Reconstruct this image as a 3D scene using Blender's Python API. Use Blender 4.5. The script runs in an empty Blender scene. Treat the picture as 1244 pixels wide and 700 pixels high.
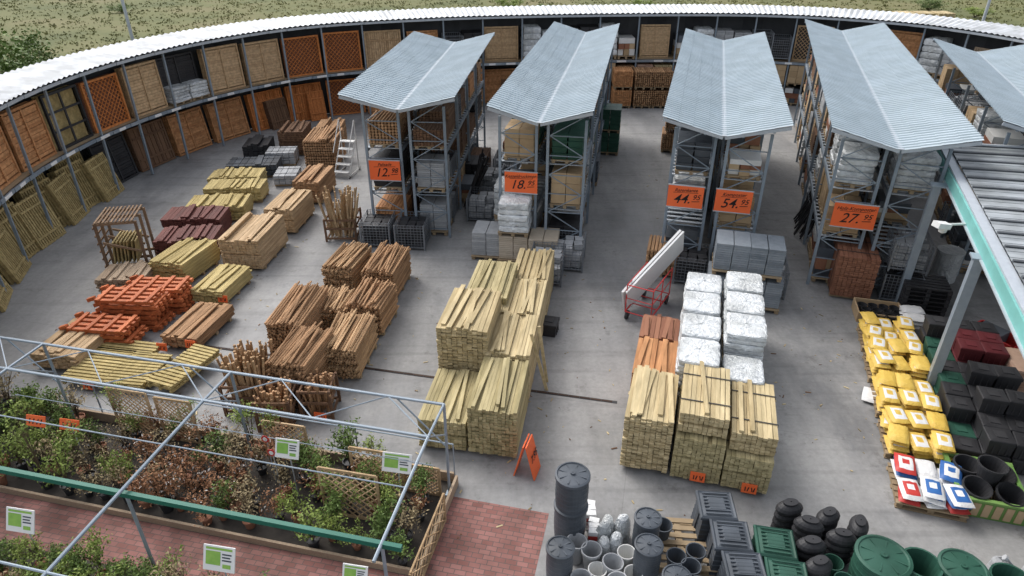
import bpy, math, random
from mathutils import Matrix, Vector, Euler
R=random.Random(11)
sc=bpy.context.scene
COL=sc.collection
rad=math.radians
KIDS={}
# ---------------------------------------------------------------- mesh builder
BF=[(0,3,2,1),(4,5,6,7),(0,1,5,4),(1,2,6,5),(2,3,7,6),(3,0,4,7)]
class MB:
    def __init__(s): s.v=[];s.f=[];s.m=[];s.a=[]
    def add(s,vs,fs,mat=0,var=None):
        if var is None: var=R.random()
        o=len(s.v); s.v+=[tuple(p) for p in vs]
        for f in fs:
            s.f.append([i+o for i in f]); s.m.append(mat); s.a.append(var)
    def box(s,c,d,rz=0,rx=0,ry=0,mat=0,var=None):
        x,y,z=d[0]/2,d[1]/2,d[2]/2
        P=[(-x,-y,-z),(x,-y,-z),(x,y,-z),(-x,y,-z),(-x,-y,z),(x,-y,z),(x,y,z),(-x,y,z)]
        if rz or rx or ry:
            M=Euler((rad(rx),rad(ry),rad(rz))).to_matrix()
            P=[M@Vector(p) for p in P]
        s.add([(p[0]+c[0],p[1]+c[1],p[2]+c[2]) for p in P],BF,mat,var)
    def rod(s,p,q,r,n=6,mat=0,var=None,r2=None):
        p=Vector(p);q=Vector(q);d=(q-p)
        if d.length<1e-6:return
        d.normalize(); a=d.orthogonal().normalized(); b=d.cross(a)
        r2=r if r2 is None else r2
        vs=[]
        for c,rr in ((p,r),(q,r2)):
            for i in range(n):
                t=2*math.pi*i/n
                vs.append(c+a*math.cos(t)*rr+b*math.sin(t)*rr)
        fs=[(i,(i+1)%n,n+(i+1)%n,n+i) for i in range(n)]+[tuple(reversed(range(n))),tuple(range(n,2*n))]
        s.add(vs,fs,mat,var)
    def lathe(s,prof,n=20,c=(0,0,0),mat=0,var=.5,rot=0,sx=1,sy=1):
        vs=[]
        for r,z in prof:
            for i in range(n):
                t=2*math.pi*i/n+rot
                vs.append((c[0]+math.cos(t)*r*sx,c[1]+math.sin(t)*r*sy,c[2]+z))
        fs=[]
        for k in range(len(prof)-1):
            for i in range(n):
                j=(i+1)%n
                fs.append((k*n+i,k*n+j,(k+1)*n+j,(k+1)*n+i))
        s.add(vs,fs,mat,var)
    def quad(s,ps,mat=0,var=None): s.add(ps,[tuple(range(len(ps)))],mat,var)
    def mesh(s,name,mats,smooth=False):
        me=bpy.data.meshes.new(name); me.from_pydata(s.v,[],s.f)
        for m in mats: me.materials.append(m)
        me.polygons.foreach_set("material_index",s.m)
        if smooth: me.polygons.foreach_set("use_smooth",[True]*len(s.f))
        at=me.attributes.new("var",'FLOAT','FACE'); at.data.foreach_set("value",s.a)
        me.update(); return me
def ob(name,mb,mats=(),loc=(0,0,0),rz=0,parent=None,label=None,cat=None,group=None,smooth=False,rx=0,kind=None,scale=None):
    me=mb.mesh(name,mats,smooth) if isinstance(mb,MB) else mb
    o=bpy.data.objects.new(name,me); COL.objects.link(o)
    o.location=loc;o.rotation_euler=(rad(rx),0,rad(rz))
    if scale: o.scale=scale
    KIDS[o]=[]
    if parent: o.parent=parent; KIDS[parent].append(o)
    if label:o["label"]=label
    if cat:o["category"]=cat
    if group:o["group"]=group
    if kind:o["kind"]=kind
    return o
def dup(root,loc,rz,rx=0,label=None,scale=None):
    n=root.copy(); COL.objects.link(n); n.location=loc; n.rotation_euler=(rad(rx),0,rad(rz))
    n.scale=scale if scale else (1,1,1)
    if label: n["label"]=label
    KIDS[n]=[]
    for c in KIDS[root]:
        d=c.copy(); COL.objects.link(d); d.parent=n; KIDS[n].append(d); KIDS[d]=[]
    return n
CACHE={}
def place(key,builder,loc,rz,rx=0,label=None,scale=None):
    if key in CACHE: return dup(CACHE[key],loc,rz,rx,label,scale)
    o=builder(); o.location=loc; o.rotation_euler=(rad(rx),0,rad(rz))
    if scale:o.scale=scale
    if label:o["label"]=label
    CACHE[key]=o; return o
# ---------------------------------------------------------------- materials
MATS={}
def pm(name,c1,c2,rough=.75,scale=3.0,bump=0.0,metal=0.0,stretch=(1,1,1),nw=.5,aw=.6,spec=.3,dirt=0.0,wrinkle=0):
    if name in MATS:return MATS[name]
    m=bpy.data.materials.new(name); m.use_nodes=True; N=m.node_tree.nodes; L=m.node_tree.links
    b=N["Principled BSDF"]; b.inputs["Roughness"].default_value=rough; b.inputs["Metallic"].default_value=metal
    b.inputs["Specular IOR Level"].default_value=spec
    tc=N.new("ShaderNodeTexCoord"); mp=N.new("ShaderNodeMapping"); mp.inputs["Scale"].default_value=stretch
    oi=N.new("ShaderNodeObjectInfo"); ad=N.new("ShaderNodeVectorMath"); ad.operation='ADD'
    mul=N.new("ShaderNodeMath");mul.operation='MULTIPLY';mul.inputs[1].default_value=17.0
    L.new(oi.outputs["Random"],mul.inputs[0])
    L.new(tc.outputs["Object"],mp.inputs[0]); L.new(mp.outputs[0],ad.inputs[0]); L.new(mul.outputs[0],ad.inputs[1])
    nz=N.new("ShaderNodeTexNoise"); nz.inputs["Scale"].default_value=scale; nz.inputs["Detail"].default_value=3.5
    nz.inputs["Roughness"].default_value=.65
    L.new(ad.outputs[0],nz.inputs["Vector"])
    at=N.new("ShaderNodeAttribute"); at.attribute_name="var"
    m1=N.new("ShaderNodeMath");m1.operation='MULTIPLY_ADD';m1.inputs[1].default_value=aw;m1.inputs[2].default_value=.5-aw/2-nw
    L.new(at.outputs["Fac"],m1.inputs[0])
    m2=N.new("ShaderNodeMath");m2.operation='MULTIPLY_ADD';m2.inputs[1].default_value=nw*2
    L.new(nz.outputs["Fac"],m2.inputs[0]);L.new(m1.outputs[0],m2.inputs[2])
    m3=N.new("ShaderNodeMath");m3.operation='MULTIPLY_ADD';m3.inputs[1].default_value=.25;m3.use_clamp=True
    L.new(oi.outputs["Random"],m3.inputs[0]);L.new(m2.outputs[0],m3.inputs[2])
    mx=N.new("ShaderNodeMix");mx.data_type='RGBA'
    mx.inputs[6].default_value=(*c1,1);mx.inputs[7].default_value=(*c2,1)
    L.new(m3.outputs[0],mx.inputs[0]); out=mx.outputs[2]
    if dirt>0:
        n2=N.new("ShaderNodeTexNoise");n2.inputs["Scale"].default_value=1.3;n2.inputs["Detail"].default_value=4
        L.new(ad.outputs[0],n2.inputs["Vector"])
        cr=N.new("ShaderNodeValToRGB");cr.color_ramp.elements[0].position=.4;cr.color_ramp.elements[0].color=(1-dirt,1-dirt,1-dirt*1.05,1)
        cr.color_ramp.elements[1].position=.62
        L.new(n2.outputs["Fac"],cr.inputs[0])
        mm=N.new("ShaderNodeMix");mm.data_type='RGBA';mm.blend_type='MULTIPLY';mm.inputs[0].default_value=1
        L.new(out,mm.inputs[6]);L.new(cr.outputs[0],mm.inputs[7]);out=mm.outputs[2]
    L.new(out,b.inputs["Base Color"])
    if wrinkle:
        vo=N.new("ShaderNodeTexVoronoi");vo.feature='DISTANCE_TO_EDGE';vo.inputs["Scale"].default_value=7
        dn=N.new("ShaderNodeMix");dn.data_type='RGBA';dn.inputs[0].default_value=.4
        L.new(ad.outputs[0],dn.inputs[6]);L.new(nz.outputs["Color"],dn.inputs[7]);L.new(dn.outputs[2],vo.inputs["Vector"])
        bp=N.new("ShaderNodeBump");bp.inputs["Strength"].default_value=wrinkle;bp.inputs["Distance"].default_value=.12
        L.new(vo.outputs["Distance"],bp.inputs["Height"]);L.new(bp.outputs[0],b.inputs["Normal"])
    elif bump:
        bp=N.new("ShaderNodeBump");bp.inputs["Strength"].default_value=bump;bp.inputs["Distance"].default_value=.02
        L.new(nz.outputs["Fac"],bp.inputs["Height"]);L.new(bp.outputs[0],b.inputs["Normal"])
    MATS[name]=m;return m
ST=(6,.8,6)
w_pale=pm("pale_timber",(.36,.27,.135),(.66,.54,.32),.8,4,.3,stretch=ST,dirt=.25)
w_green=pm("treated_timber",(.30,.25,.12),(.57,.48,.27),.8,4,.3,stretch=ST,dirt=.28)
w_yell=pm("yellow_timber",(.36,.27,.10),(.60,.48,.22),.8,4,.3,stretch=ST,dirt=.25)
w_slat=pm("old_yellow_timber",(.30,.22,.09),(.54,.42,.20),.8,4,.3,stretch=ST,dirt=.3)
w_tan=pm("tan_timber",(.38,.25,.13),(.60,.43,.26),.8,4,.3,stretch=ST,dirt=.25)
w_brown=pm("brown_pole",(.22,.12,.06),(.55,.33,.18),.85,4,.3,stretch=ST,dirt=.3)
w_brown2=pm("light_brown_pole",(.29,.165,.085),(.62,.41,.23),.85,4,.3,stretch=ST,dirt=.3)
w_dbrown=pm("dark_brown_timber",(.075,.04,.025),(.21,.12,.07),.85,4,.3,stretch=ST)
w_rbrown=pm("red_brown_timber",(.16,.065,.04),(.32,.15,.09),.85,4,.3,stretch=ST)
w_purp=pm("maroon_timber",(.05,.018,.016),(.16,.055,.045),.7,4,.2,stretch=ST)
w_or=pm("orange_timber",(.40,.10,.035),(.64,.19,.07),.65,4,.2,stretch=ST,dirt=.3)
w_orp=pm("orange_panel_timber",(.50,.16,.04),(.72,.27,.085),.7,4,.2,stretch=ST,dirt=.25)
w_orb=pm("orange_brown_timber",(.42,.18,.07),(.65,.33,.15),.7,4,.2,stretch=ST,dirt=.3)
w_ten=pm("tan_panel_timber",(.42,.27,.14),(.66,.46,.27),.7,4,.2,stretch=ST,dirt=.25)
w_grey=pm("weathered_timber",(.22,.16,.11),(.44,.34,.24),.9,4,.3,stretch=ST)
w_pal=pm("pallet_timber",(.22,.16,.10),(.42,.32,.20),.9,4,.2)
m_blk=pm("black_plastic",(.014,.014,.016),(.045,.045,.048),.5,3)
m_dkgrey=pm("dark_grey_plastic",(.04,.048,.06),(.10,.115,.135),.45,3,dirt=.25)
m_dgreen=pm("dark_green_plastic",(.018,.065,.045),(.04,.12,.085),.45,3,dirt=.25)
m_lgreen=pm("light_green_plastic",(.14,.30,.07),(.24,.40,.12),.5,3,dirt=.3)
m_maroon=pm("maroon_plastic",(.07,.012,.014),(.13,.025,.03),.5,3)
m_steel=pm("blue_grey_steel",(.14,.18,.22),(.27,.32,.37),.5,3,metal=.2)
m_galv=pm("galvanised_steel",(.34,.38,.42),(.52,.56,.60),.45,5,metal=.3)
m_tube=pm("grey_tube_steel",(.20,.25,.30),(.34,.39,.44),.45,5,metal=.3)
m_beam=pm("light_beam_steel",(.45,.47,.49),(.62,.64,.66),.5,5)
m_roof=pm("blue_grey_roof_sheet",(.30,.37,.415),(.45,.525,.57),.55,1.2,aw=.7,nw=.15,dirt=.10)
m_wroof=pm("white_roof_sheet",(.52,.54,.56),(.76,.78,.80),.6,1.2,aw=.55,nw=.5,dirt=.28)
m_film=pm("white_wrap_film",(.40,.43,.46),(.80,.83,.84),.18,5,spec=.9,dirt=.3,wrinkle=.55,aw=.9)
m_card=pm("cardboard",(.36,.25,.14),(.52,.38,.23),.85,4)
m_slab=pm("grey_slab",(.24,.25,.26),(.44,.45,.46),.9,6,.2)
m_bslab=pm("blue_grey_slab",(.15,.175,.20),(.28,.31,.34),.8,6,.2)
m_sand=pm("sandstone_slab",(.42,.35,.26),(.60,.52,.42),.9,6,.2)
m_brick=pm("stacked_brick",(.34,.18,.12),(.56,.38,.28),.9,6,.2)
m_ored=pm("orange_sign_board",(.80,.12,.035),(.88,.17,.05),.5,2)
m_ink=pm("black_ink",(.01,.01,.01),(.02,.02,.02),.6,2)
m_white=pm("white_paint",(.70,.70,.69),(.80,.80,.79),.5,3)
m_wht2=pm("white_plastic",(.56,.56,.54),(.74,.74,.72),.4,3)
m_pict=pm("sign_picture_green",(.10,.30,.05),(.35,.55,.12),.5,9)
m_red=pm("red_paint",(.42,.03,.03),(.55,.05,.05),.4,3)
m_teal=pm("teal_fascia",(.13,.41,.38),(.20,.49,.46),.5,3,dirt=.15)
m_tgreen=pm("green_beam_paint",(.012,.10,.07),(.025,.15,.11),.5,3)
m_poly=pm("polycarbonate_sheet",(.19,.21,.225),(.40,.43,.45),.35,2,spec=.5,dirt=.35)
m_dark=pm("dark_cladding",(.03,.032,.036),(.07,.073,.078),.8,2)
m_bagy=pm("yellow_sack",(.58,.36,.045),(.76,.54,.13),.4,6,.2,wrinkle=.25)
m_bagw=pm("white_sack",(.60,.60,.60),(.80,.80,.79),.4,6,.2,wrinkle=.25)
m_bagb=pm("blue_print",(.02,.08,.30),(.05,.17,.42),.4,5)
m_bagr=pm("red_print",(.42,.03,.03),(.55,.06,.05),.4,5)
m_terra=pm("terracotta_pot",(.22,.09,.055),(.32,.15,.09),.8,5)
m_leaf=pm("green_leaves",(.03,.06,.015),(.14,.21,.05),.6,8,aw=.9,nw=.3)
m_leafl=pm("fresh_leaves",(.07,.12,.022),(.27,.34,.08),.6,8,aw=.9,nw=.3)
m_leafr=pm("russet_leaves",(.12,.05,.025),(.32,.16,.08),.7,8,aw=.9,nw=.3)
m_leafd=pm("dry_leaves",(.14,.11,.06),(.38,.30,.17),.8,8,aw=.9,nw=.3)
m_bark=pm("bark",(.06,.045,.03),(.15,.11,.075),.9,8)
m_blos=pm("white_blossom",(.6,.55,.5),(.8,.75,.7),.7,8)
m_mesh=pm("wire_mesh_steel",(.12,.13,.15),(.26,.28,.30),.4,8,metal=.4)
m_rust=pm("rusty_grate",(.03,.018,.014),(.075,.045,.032),.8,8)

def ground_mat():
    m=bpy.data.materials.new("yard_concrete");m.use_nodes=True;N=m.node_tree.nodes;L=m.node_tree.links
    b=N["Principled BSDF"];tc=N.new("ShaderNodeTexCoord")
    def noise(s,d,r=.6,sc3=None,rot=-10):
        n=N.new("ShaderNodeTexNoise");n.inputs["Scale"].default_value=s;n.inputs["Detail"].default_value=d;n.inputs["Roughness"].default_value=r
        src=tc.outputs["Object"]
        if sc3:
            mp=N.new("ShaderNodeMapping");mp.inputs["Scale"].default_value=sc3;mp.inputs["Rotation"].default_value=(0,0,rad(rot));L.new(src,mp.inputs[0]);src=mp.outputs[0]
        L.new(src,n.inputs["Vector"]);return n.outputs["Fac"]
    def ramp(i,a,ca,c,cb):
        r=N.new("ShaderNodeValToRGB");e=r.color_ramp.elements;e[0].position=a;e[0].color=(*ca,1);e[1].position=c;e[1].color=(*cb,1);L.new(i,r.inputs[0]);return r.outputs[0]
    def mul(a,c):
        x=N.new("ShaderNodeMix");x.data_type='RGBA';x.blend_type='MULTIPLY';x.inputs[0].default_value=1;L.new(a,x.inputs[6]);L.new(c,x.inputs[7]);return x.outputs[2]
    base=ramp(noise(.22,6,.62),.35,(.235,.235,.235),.65,(.375,.37,.36))
    wet=ramp(noise(.17,8,.72,(1,.5,1)),.40,(.66,.67,.69),.50,(1,1,1))
    fine=ramp(noise(9,5,.7),.3,(.84,.84,.84),.7,(1.06,1.06,1.06))
    spots=ramp(noise(1.7,9,.78),.33,(.66,.65,.64),.44,(1,1,1))
    streak=ramp(noise(1.4,5,.6,(1,.12,1)),.35,(.86,.86,.86),.6,(1.03,1.03,1.03))
    tyre=ramp(noise(3.2,4,.5,(.05,1,1),-28),.36,(.86,.86,.86),.46,(1,1,1))
    o=mul(mul(mul(mul(mul(base,wet),fine),spots),streak),tyre)
    br=N.new("ShaderNodeTexBrick");br.offset=0;br.inputs["Scale"].default_value=1;br.inputs["Mortar Size"].default_value=.006
    br.inputs["Brick Width"].default_value=7.3;br.inputs["Row Height"].default_value=6.1;br.inputs["Color1"].default_value=(1,1,1,1);br.inputs["Color2"].default_value=(.97,.97,.97,1);br.inputs["Mortar"].default_value=(.78,.78,.78,1)
    mp=N.new("ShaderNodeMapping");mp.inputs["Rotation"].default_value=(0,0,rad(12.9));L.new(tc.outputs["Object"],mp.inputs[0]);L.new(mp.outputs[0],br.inputs["Vector"])
    o=mul(o,br.outputs["Color"])
    L.new(o,b.inputs["Base Color"])
    rr=ramp(noise(.17,8,.72,(1,.5,1)),.40,(.5,.5,.5),.50,(.85,.85,.85));L.new(rr,b.inputs["Roughness"])
    return m
def field_mat():
    m=bpy.data.materials.new("meadow_grass");m.use_nodes=True;N=m.node_tree.nodes;L=m.node_tree.links
    b=N["Principled BSDF"];b.inputs["Roughness"].default_value=.95;tc=N.new("ShaderNodeTexCoord")
    n=N.new("ShaderNodeTexNoise");n.inputs["Scale"].default_value=.10;n.inputs["Detail"].default_value=7;n.inputs["Roughness"].default_value=.65;L.new(tc.outputs["Object"],n.inputs[0])
    r=N.new("ShaderNodeValToRGB");e=r.color_ramp.elements;e[0].position=.36;e[0].color=(.085,.10,.03,1);e[1].position=.66;e[1].color=(.17,.15,.065,1)
    x=r.color_ramp.elements.new(.5);x.color=(.13,.135,.045,1)
    L.new(n.outputs["Fac"],r.inputs[0]);L.new(r.outputs[0],b.inputs["Base Color"]);return m
def paving_mat():
    m=bpy.data.materials.new("red_paving_brick");m.use_nodes=True;N=m.node_tree.nodes;L=m.node_tree.links
    b=N["Principled BSDF"];b.inputs["Roughness"].default_value=.85;tc=N.new("ShaderNodeTexCoord")
    br=N.new("ShaderNodeTexBrick");br.inputs["Scale"].default_value=1;br.inputs["Mortar Size"].default_value=.007;br.inputs["Brick Width"].default_value=.2;br.inputs["Row Height"].default_value=.1
    br.inputs["Color1"].default_value=(.22,.09,.075,1);br.inputs["Color2"].default_value=(.33,.155,.135,1);br.inputs["Mortar"].default_value=(.12,.09,.08,1)
    L.new(tc.outputs["Object"],br.inputs[0])
    n=N.new("ShaderNodeTexNoise");n.inputs["Scale"].default_value=1.5;n.inputs["Detail"].default_value=8;L.new(tc.outputs["Object"],n.inputs[0])
    r=N.new("ShaderNodeValToRGB");e=r.color_ramp.elements;e[0].position=.35;e[0].color=(.6,.62,.6,1);e[1].position=.6;e[1].color=(1,1,1,1);L.new(n.outputs["Fac"],r.inputs[0])
    x=N.new("ShaderNodeMix");x.data_type='RGBA';x.blend_type='MULTIPLY';x.inputs[0].default_value=1;L.new(br.outputs["Color"],x.inputs[6]);L.new(r.outputs[0],x.inputs[7]);L.new(x.outputs[2],b.inputs["Base Color"])
    return m
# ---------------------------------------------------------------- wall path
WP=[(-9.8,7.5),(-12.3,11.0),(-14.2,14.5),(-15.6,18.5),(-16.0,22.5),(-15.3,27),(-13.3,31.3),(-10,34.8),(-5,36.9),(0,38.0),(6,38.6),(12,38.6),(16.5,37.4),(20.3,34.8),(22.7,30.5),(23.5,25),(23.2,20)]
def cr(p0,p1,p2,p3,t):
    return tuple(.5*((2*b)+(c-a)*t+(2*a-5*b+4*c-d)*t*t+(3*b-a-3*c+d)*t**3) for a,b,c,d in zip(p0,p1,p2,p3))
DP=[]
for i in range(1,len(WP)-2):
    for k in range(20): DP.append(cr(WP[i-1],WP[i],WP[i+1],WP[i+2],k/20))
SL=[0]
for a,b in zip(DP,DP[1:]): SL.append(SL[-1]+math.hypot(b[0]-a[0],b[1]-a[1]))
TOT=SL[-1]
def W(s,off=0):
    s=max(0,min(TOT-1e-4,s))
    i=0
    while SL[i+1]<s: i+=1
    f=(s-SL[i])/(SL[i+1]-SL[i]); a,b=DP[i],DP[i+1]
    tx,ty=b[0]-a[0],b[1]-a[1]; l=math.hypot(tx,ty);tx/=l;ty/=l
    return a[0]+(b[0]-a[0])*f+ty*off, a[1]+(b[1]-a[1])*f-tx*off, math.degrees(math.atan2(ty,tx))
# ---------------------------------------------------------------- ground
mb=MB();mb.quad([(-900,-300,0),(900,-300,0),(900,1500,0),(-900,1500,0)],0,.5)
ob("ground",mb,[field_mat()],(0,0,-.012),kind="structure")
mb=MB()
n=int(TOT/1.0);poly=[W(TOT*i/n,-.8)[:2] for i in range(n+1)]
pts=[(x,y,0) for x,y in poly]+[(26,-12,0),(-14,-12,0)]
mb.quad(pts,0,.5)
ob("yard_pavement",mb,[ground_mat()],(0,0,-.004),kind="structure")
A0=(-1.2,9.4)
mb=MB();mb.quad([(-15,-9,0),(1.95,-9,0),(1.95,-.05,0),(-15,-.05,0)],0,.5)
ob("brick_path",mb,[paving_mat()],(*A0,.0),-12.9,kind="structure")
mb=MB();mb.quad([(-13,-1.85,0),(.05,-1.85,0),(.05,.3,0),(-13,.3,0)],0,.5);mb.quad([(-13,-7,0),(-.3,-7,0),(-.3,-2.85,0),(-13,-2.85,0)],0,.5)
ob("planting_bed_ground",mb,[pm("weed_fabric",(.02,.018,.016),(.07,.06,.05),.85,5)],(*A0,.006),-12.9,kind="structure")
mb=MB()
for i in range(46): mb.box((-8.8+i*.25+.12,0,.006),(.235,.055,.01),mat=0)
mb.box((-3.05,0,.002),(11.7,.085,.004),mat=1)
ob("drain_channel",mb,[m_rust,m_dark],(-.35,12.72,.0),-12.3,kind="structure")
# ---------------------------------------------------------------- curved shed
shed=ob("curved_storage_shed",None,loc=(3.6,24,0),label="long curved two-storey storage shed with white corrugated roof",cat="shed")
def world_part(name,mb,mats,smooth=False,**k):
    return ob(name,mb,mats,(-3.6,-24,0),0,parent=shed,smooth=smooth,**k)
mb=MB();N_=int(TOT/.14)
prev=None
for i in range(N_+1):
    s=TOT*i/N_; zc=.055 if i%2 else 0
    a=W(s,.85);b=W(s,-.95)
    cur=[(a[0],a[1],4.62+zc),(b[0],b[1],4.80+zc)]
    if prev: mb.quad([prev[0],cur[0],cur[1],prev[1]],0,min(1,((i//9)*.377)%1*.6+(.4 if i%2 else 0)))
    prev=cur
world_part("roof",mb,[m_wroof])
mb=MB();NB=int(TOT/1.0)
for i in range(NB):
    a=W(TOT*i/NB,-.62);b=W(TOT*(i+1)/NB,-.62)
    mb.quad([(a[0],a[1],0),(b[0],b[1],0),(b[0],b[1],4.72),(a[0],a[1],4.72)],0,(i*.37)%1)
world_part("back_wall",mb,[m_dark])
mb=MB()
for i in range(NB):
    a=W(TOT*i/NB,-.6);b=W(TOT*(i+1)/NB,-.6);c=W(TOT*(i+1)/NB,.62);d=W(TOT*i/NB,.62)
    for z,fl in((2.2,1),(2.28,0)):
        q=[(d[0],d[1],z),(c[0],c[1],z),(b[0],b[1],z),(a[0],a[1],z)]
        mb.quad(q if not fl else q[::-1],0,.3)
world_part("upper_deck",mb,[w_pal])
mb=MB();mg=MB()
for i in range(NB):
    a=W(TOT*i/NB,.66);b=W(TOT*(i+1)/NB,.66);ln=math.hypot(b[0]-a[0],b[1]-a[1])+.01
    mb.box(((a[0]+b[0])/2,(a[1]+b[1])/2,2.2),(ln,.05,.12),rz=a[2],mat=0,var=(i*.31)%1)
    if i%3!=1: mb.box(((a[0]+b[0])/2+0.0,(a[1]+b[1])/2,2.2),(.35 if i%2 else .5,.075,.10),rz=a[2],mat=1)
    a=W(TOT*i/NB,.80);b=W(TOT*(i+1)/NB,.80)
    mg.box(((a[0]+b[0])/2,(a[1]+b[1])/2,4.53),(ln,.05,.10),rz=a[2],mat=0,var=.5)
world_part("front_rail",mb,[m_tube,m_white]);world_part("gutter",mg,[m_galv])
BAY=2.08;NBAY=int(TOT/BAY)
mbp=MB();mbp.box((0,0,2.3),(.07,.08,4.55));mbp.box((0,.62,4.5),(.06,1.3,.1));mbp.box((0,.6,2.12),(.06,1.2,.1))
pme=mbp.mesh("post",[m_steel])
for i in range(NBAY+1):
    x,y,a=W(i*BAY,.62)
    ob("post",pme,loc=(x-3.6,y-24,0),rz=a,parent=shed)
def panel(kind,mat,w=1.85,h=1.85,fr=None):
    def bld():
        mb=MB();t=.09
        for d in range(2): mb.box((0,.22+d*.12,h/2),(w-.05,.05,h-.06),mat=1,var=.1+.2*d)
        mb.box((0,.05,.04),(w,t,.08));mb.box((0,.05,h-.04),(w,t,.08));mb.box((-w/2+.04,.05,h/2),(.08,t,h-.17));mb.box((w/2-.04,.05,h/2),(.08,t,h-.17))
        if kind=='boards':
            n=15
            for i in range(n): mb.box((0,.045+(i%2)*.02,.12+(h-.24)*(i+.5)/n),(w-.18,.03,(h-.24)/n*.9))
            mb.box((0,.01,h/2),(.06,.03,h-.18))
        elif kind=='vert':
            n=15
            for i in range(n): mb.box((-w/2+.1+(w-.2)*(i+.5)/n,.045+(i%2)*.02,h/2),((w-.2)/n*.86,.03,h-.18))
            mb.box((0,.0,h*.25),(w-.2,.03,.08));mb.box((0,0,h*.75),(w-.2,.03,.08))
        elif kind=='slats':
            n=11
            for i in range(n): mb.box((-w/2+.1+(w-.2)*(i+.5)/n,.03,h/2),((w-.2)/n*.55,.03,h+.05*(i%2)))
            mb.box((0,.0,h*.2),(w-.2,.03,.08));mb.box((0,0,h*.8),(w-.2,.03,.08))
        elif kind=='lattice':
            n=9
            for sgn in(1,-1):
                for i in range(-n,n+1):
                    x0=i*w/n
                    z0=max(.08,h/2+(-w/2+.08-x0)*1) if sgn>0 else max(.08,h/2+(x0-(w/2-.08)))
                    z1=min(h-.08,h/2+(w/2-.08-x0)) if sgn>0 else min(h-.08,h/2+(x0+w/2-.08))
                    if z1-z0>.06:
                        mb.rod((x0+sgn*(z0-h/2),.04+.01*sgn,z0),(x0+sgn*(z1-h/2),.04+.01*sgn,z1),.018,4)
        elif kind=='cross':
            mb.box((0,.04,h/2),(.07,.05,h-.16));mb.box((0,.035,h*.33),(w-.16,.04,.07));mb.box((0,.035,h*.66),(w-.16,.04,.07))
        return ob("fence_panel",mb,[mat,fr or mat],label="x",cat="fence panel",group="fence panels stored in the curved shed")
    return bld
PK={'ob':('boards',w_orb,"orange-brown boarded fence panels stacked upright in shed bay"),
 'ol':('lattice',w_orp,"orange lattice trellis panels standing in shed bay"),
 'ov':('vert',w_orp,"orange-brown vertical board fence panels leaning in shed bay"),
 'tb':('boards',w_ten,"tan boarded fence panels standing in shed bay"),
 'tv':('vert',w_ten,"tan vertical board fence panels standing in shed bay"),
 'tl':('lattice',w_ten,"tan lattice trellis panels standing in shed bay"),
 'ys':('slats',w_slat,"yellowish slatted garden fence panels leaning on shed"),
 'kb':('boards',m_blk,"black fence panels standing in shed bay"),
 'kc':('cross',m_blk,"black framed gate panels standing in shed bay"),
 'kv':('vert',w_dbrown,"dark brown fence panels leaning in shed bay"),
 'gv':('vert',w_grey,"weathered grey board panels standing in shed bay")}
def put_panel(code,s,off,z,lean,w=1.0,h=1.0,twist=0):
    k,m,lab=PK[code]
    x,y,a=W(s,off)
    fr=w_slat if code=='kc' else (m_dark if k=='lattice' else m)
    if code=='ol': fr=w_rbrown
    place(('pan',code),panel(k,m,fr=fr),(x,y,z),a+twist,lean,lab,(w,1,h))
def film_pallet():
    mb=MB();m=36
    nt=5;hh=1.03/nt;rings=[]
    for t in range(nt):
        z0=.14+t*hh;o=(R.uniform(-.02,.02),R.uniform(-.03,.03))
        v=R.uniform(.3,.9)
        for dz,r in((.0,.44),(.02,.485),(hh*.5,.492),(hh-.035,.485),(hh-.008,.45)): rings.append((z0+dz,r,o,v if dz>0 else 0))
    rings+=[(1.175,.40,(0,0),.8),(1.18,.2,(0,0),.7),(1.185,.01,(0,0),.8)]
    for z,r,o,v in rings:
        for i in range(m):
            t=2*math.pi*(i+.5)/m;c,s=math.cos(t),math.sin(t)
            q=r/((abs(c)**14+abs(s)**14)**(1/14))*(1+R.uniform(-.018,.018))
            mb.v.append((o[0]+c*q*.98,o[1]+s*q*1.14,z+R.uniform(-.012,.012)))
    for k in range(len(rings)-1):
        for i in range(m):
            mb.f.append([k*m+i,k*m+(i+1)%m,(k+1)*m+(i+1)%m,(k+1)*m+i]);mb.m.append(0)
            mb.a.append(max(0,min(1,rings[k+1][3]+R.uniform(-.25,.25) if (k%5!=4 or k>23) else 0)))
    o=ob("wrapped_pallet_load",mb,[m_film],label="goods on a pallet wrapped in white film",cat="pallet load",group="pallet loads in the racks")
    pal(o);return o
def pal(o,w=.95,l=1.1):
    if 'pal' not in CACHE:
        mb=MB()
        for i in range(5): mb.box((0,-.5+i*.25,.12),(1.0,.14,.025))
        for x in(-.43,0,.43): mb.box((x,0,.055),(.11,1.1,.105))
        CACHE['pal']=mb.mesh("pallet",[w_pal])
    return ob("pallet",CACHE['pal'],parent=o,scale=(w,l/1.1,1))
def gl(lab,cat="pallet load",grp="pallet loads in the racks",name="pallet_load"):
    def f(fn,mats):
        mb=MB();fn(mb);o=ob(name,mb,mats,label=lab,cat=cat,group=grp);pal(o);return o
    return f
def carton():
    def fn(mb):
        for z in range(3):
            for x in range(2):
                for y in range(3): mb.box((-.23+x*.46,-.34+y*.345,.14+.16+z*.32),(.44,.33,.31),rz=R.uniform(-2,2))
    return gl("pallet of brown cardboard cartons",name="carton_pallet_load")(fn,[m_card])
def slabs(mat=m_slab,lab="pallet of grey concrete slabs with plastic edging"):
    def fn(mb):
        for z in range(12):
            for x in range(2): mb.box((-.23+x*.46,0,.14+.04+z*.07),(.44+R.uniform(-.01,.01),.95,.062))
    return gl(lab,name="slab_pallet_load")(fn,[mat])
def bundle(mat,lab):
    def fn(mb):
        for z in range(9):
            for x in range(9): mb.box((-.44+x*.11,R.uniform(-.03,.03),.14+.05+z*.09),(.095,1.12,.075))
    return gl(lab,name="timber_bundle")(fn,[mat])
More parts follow.
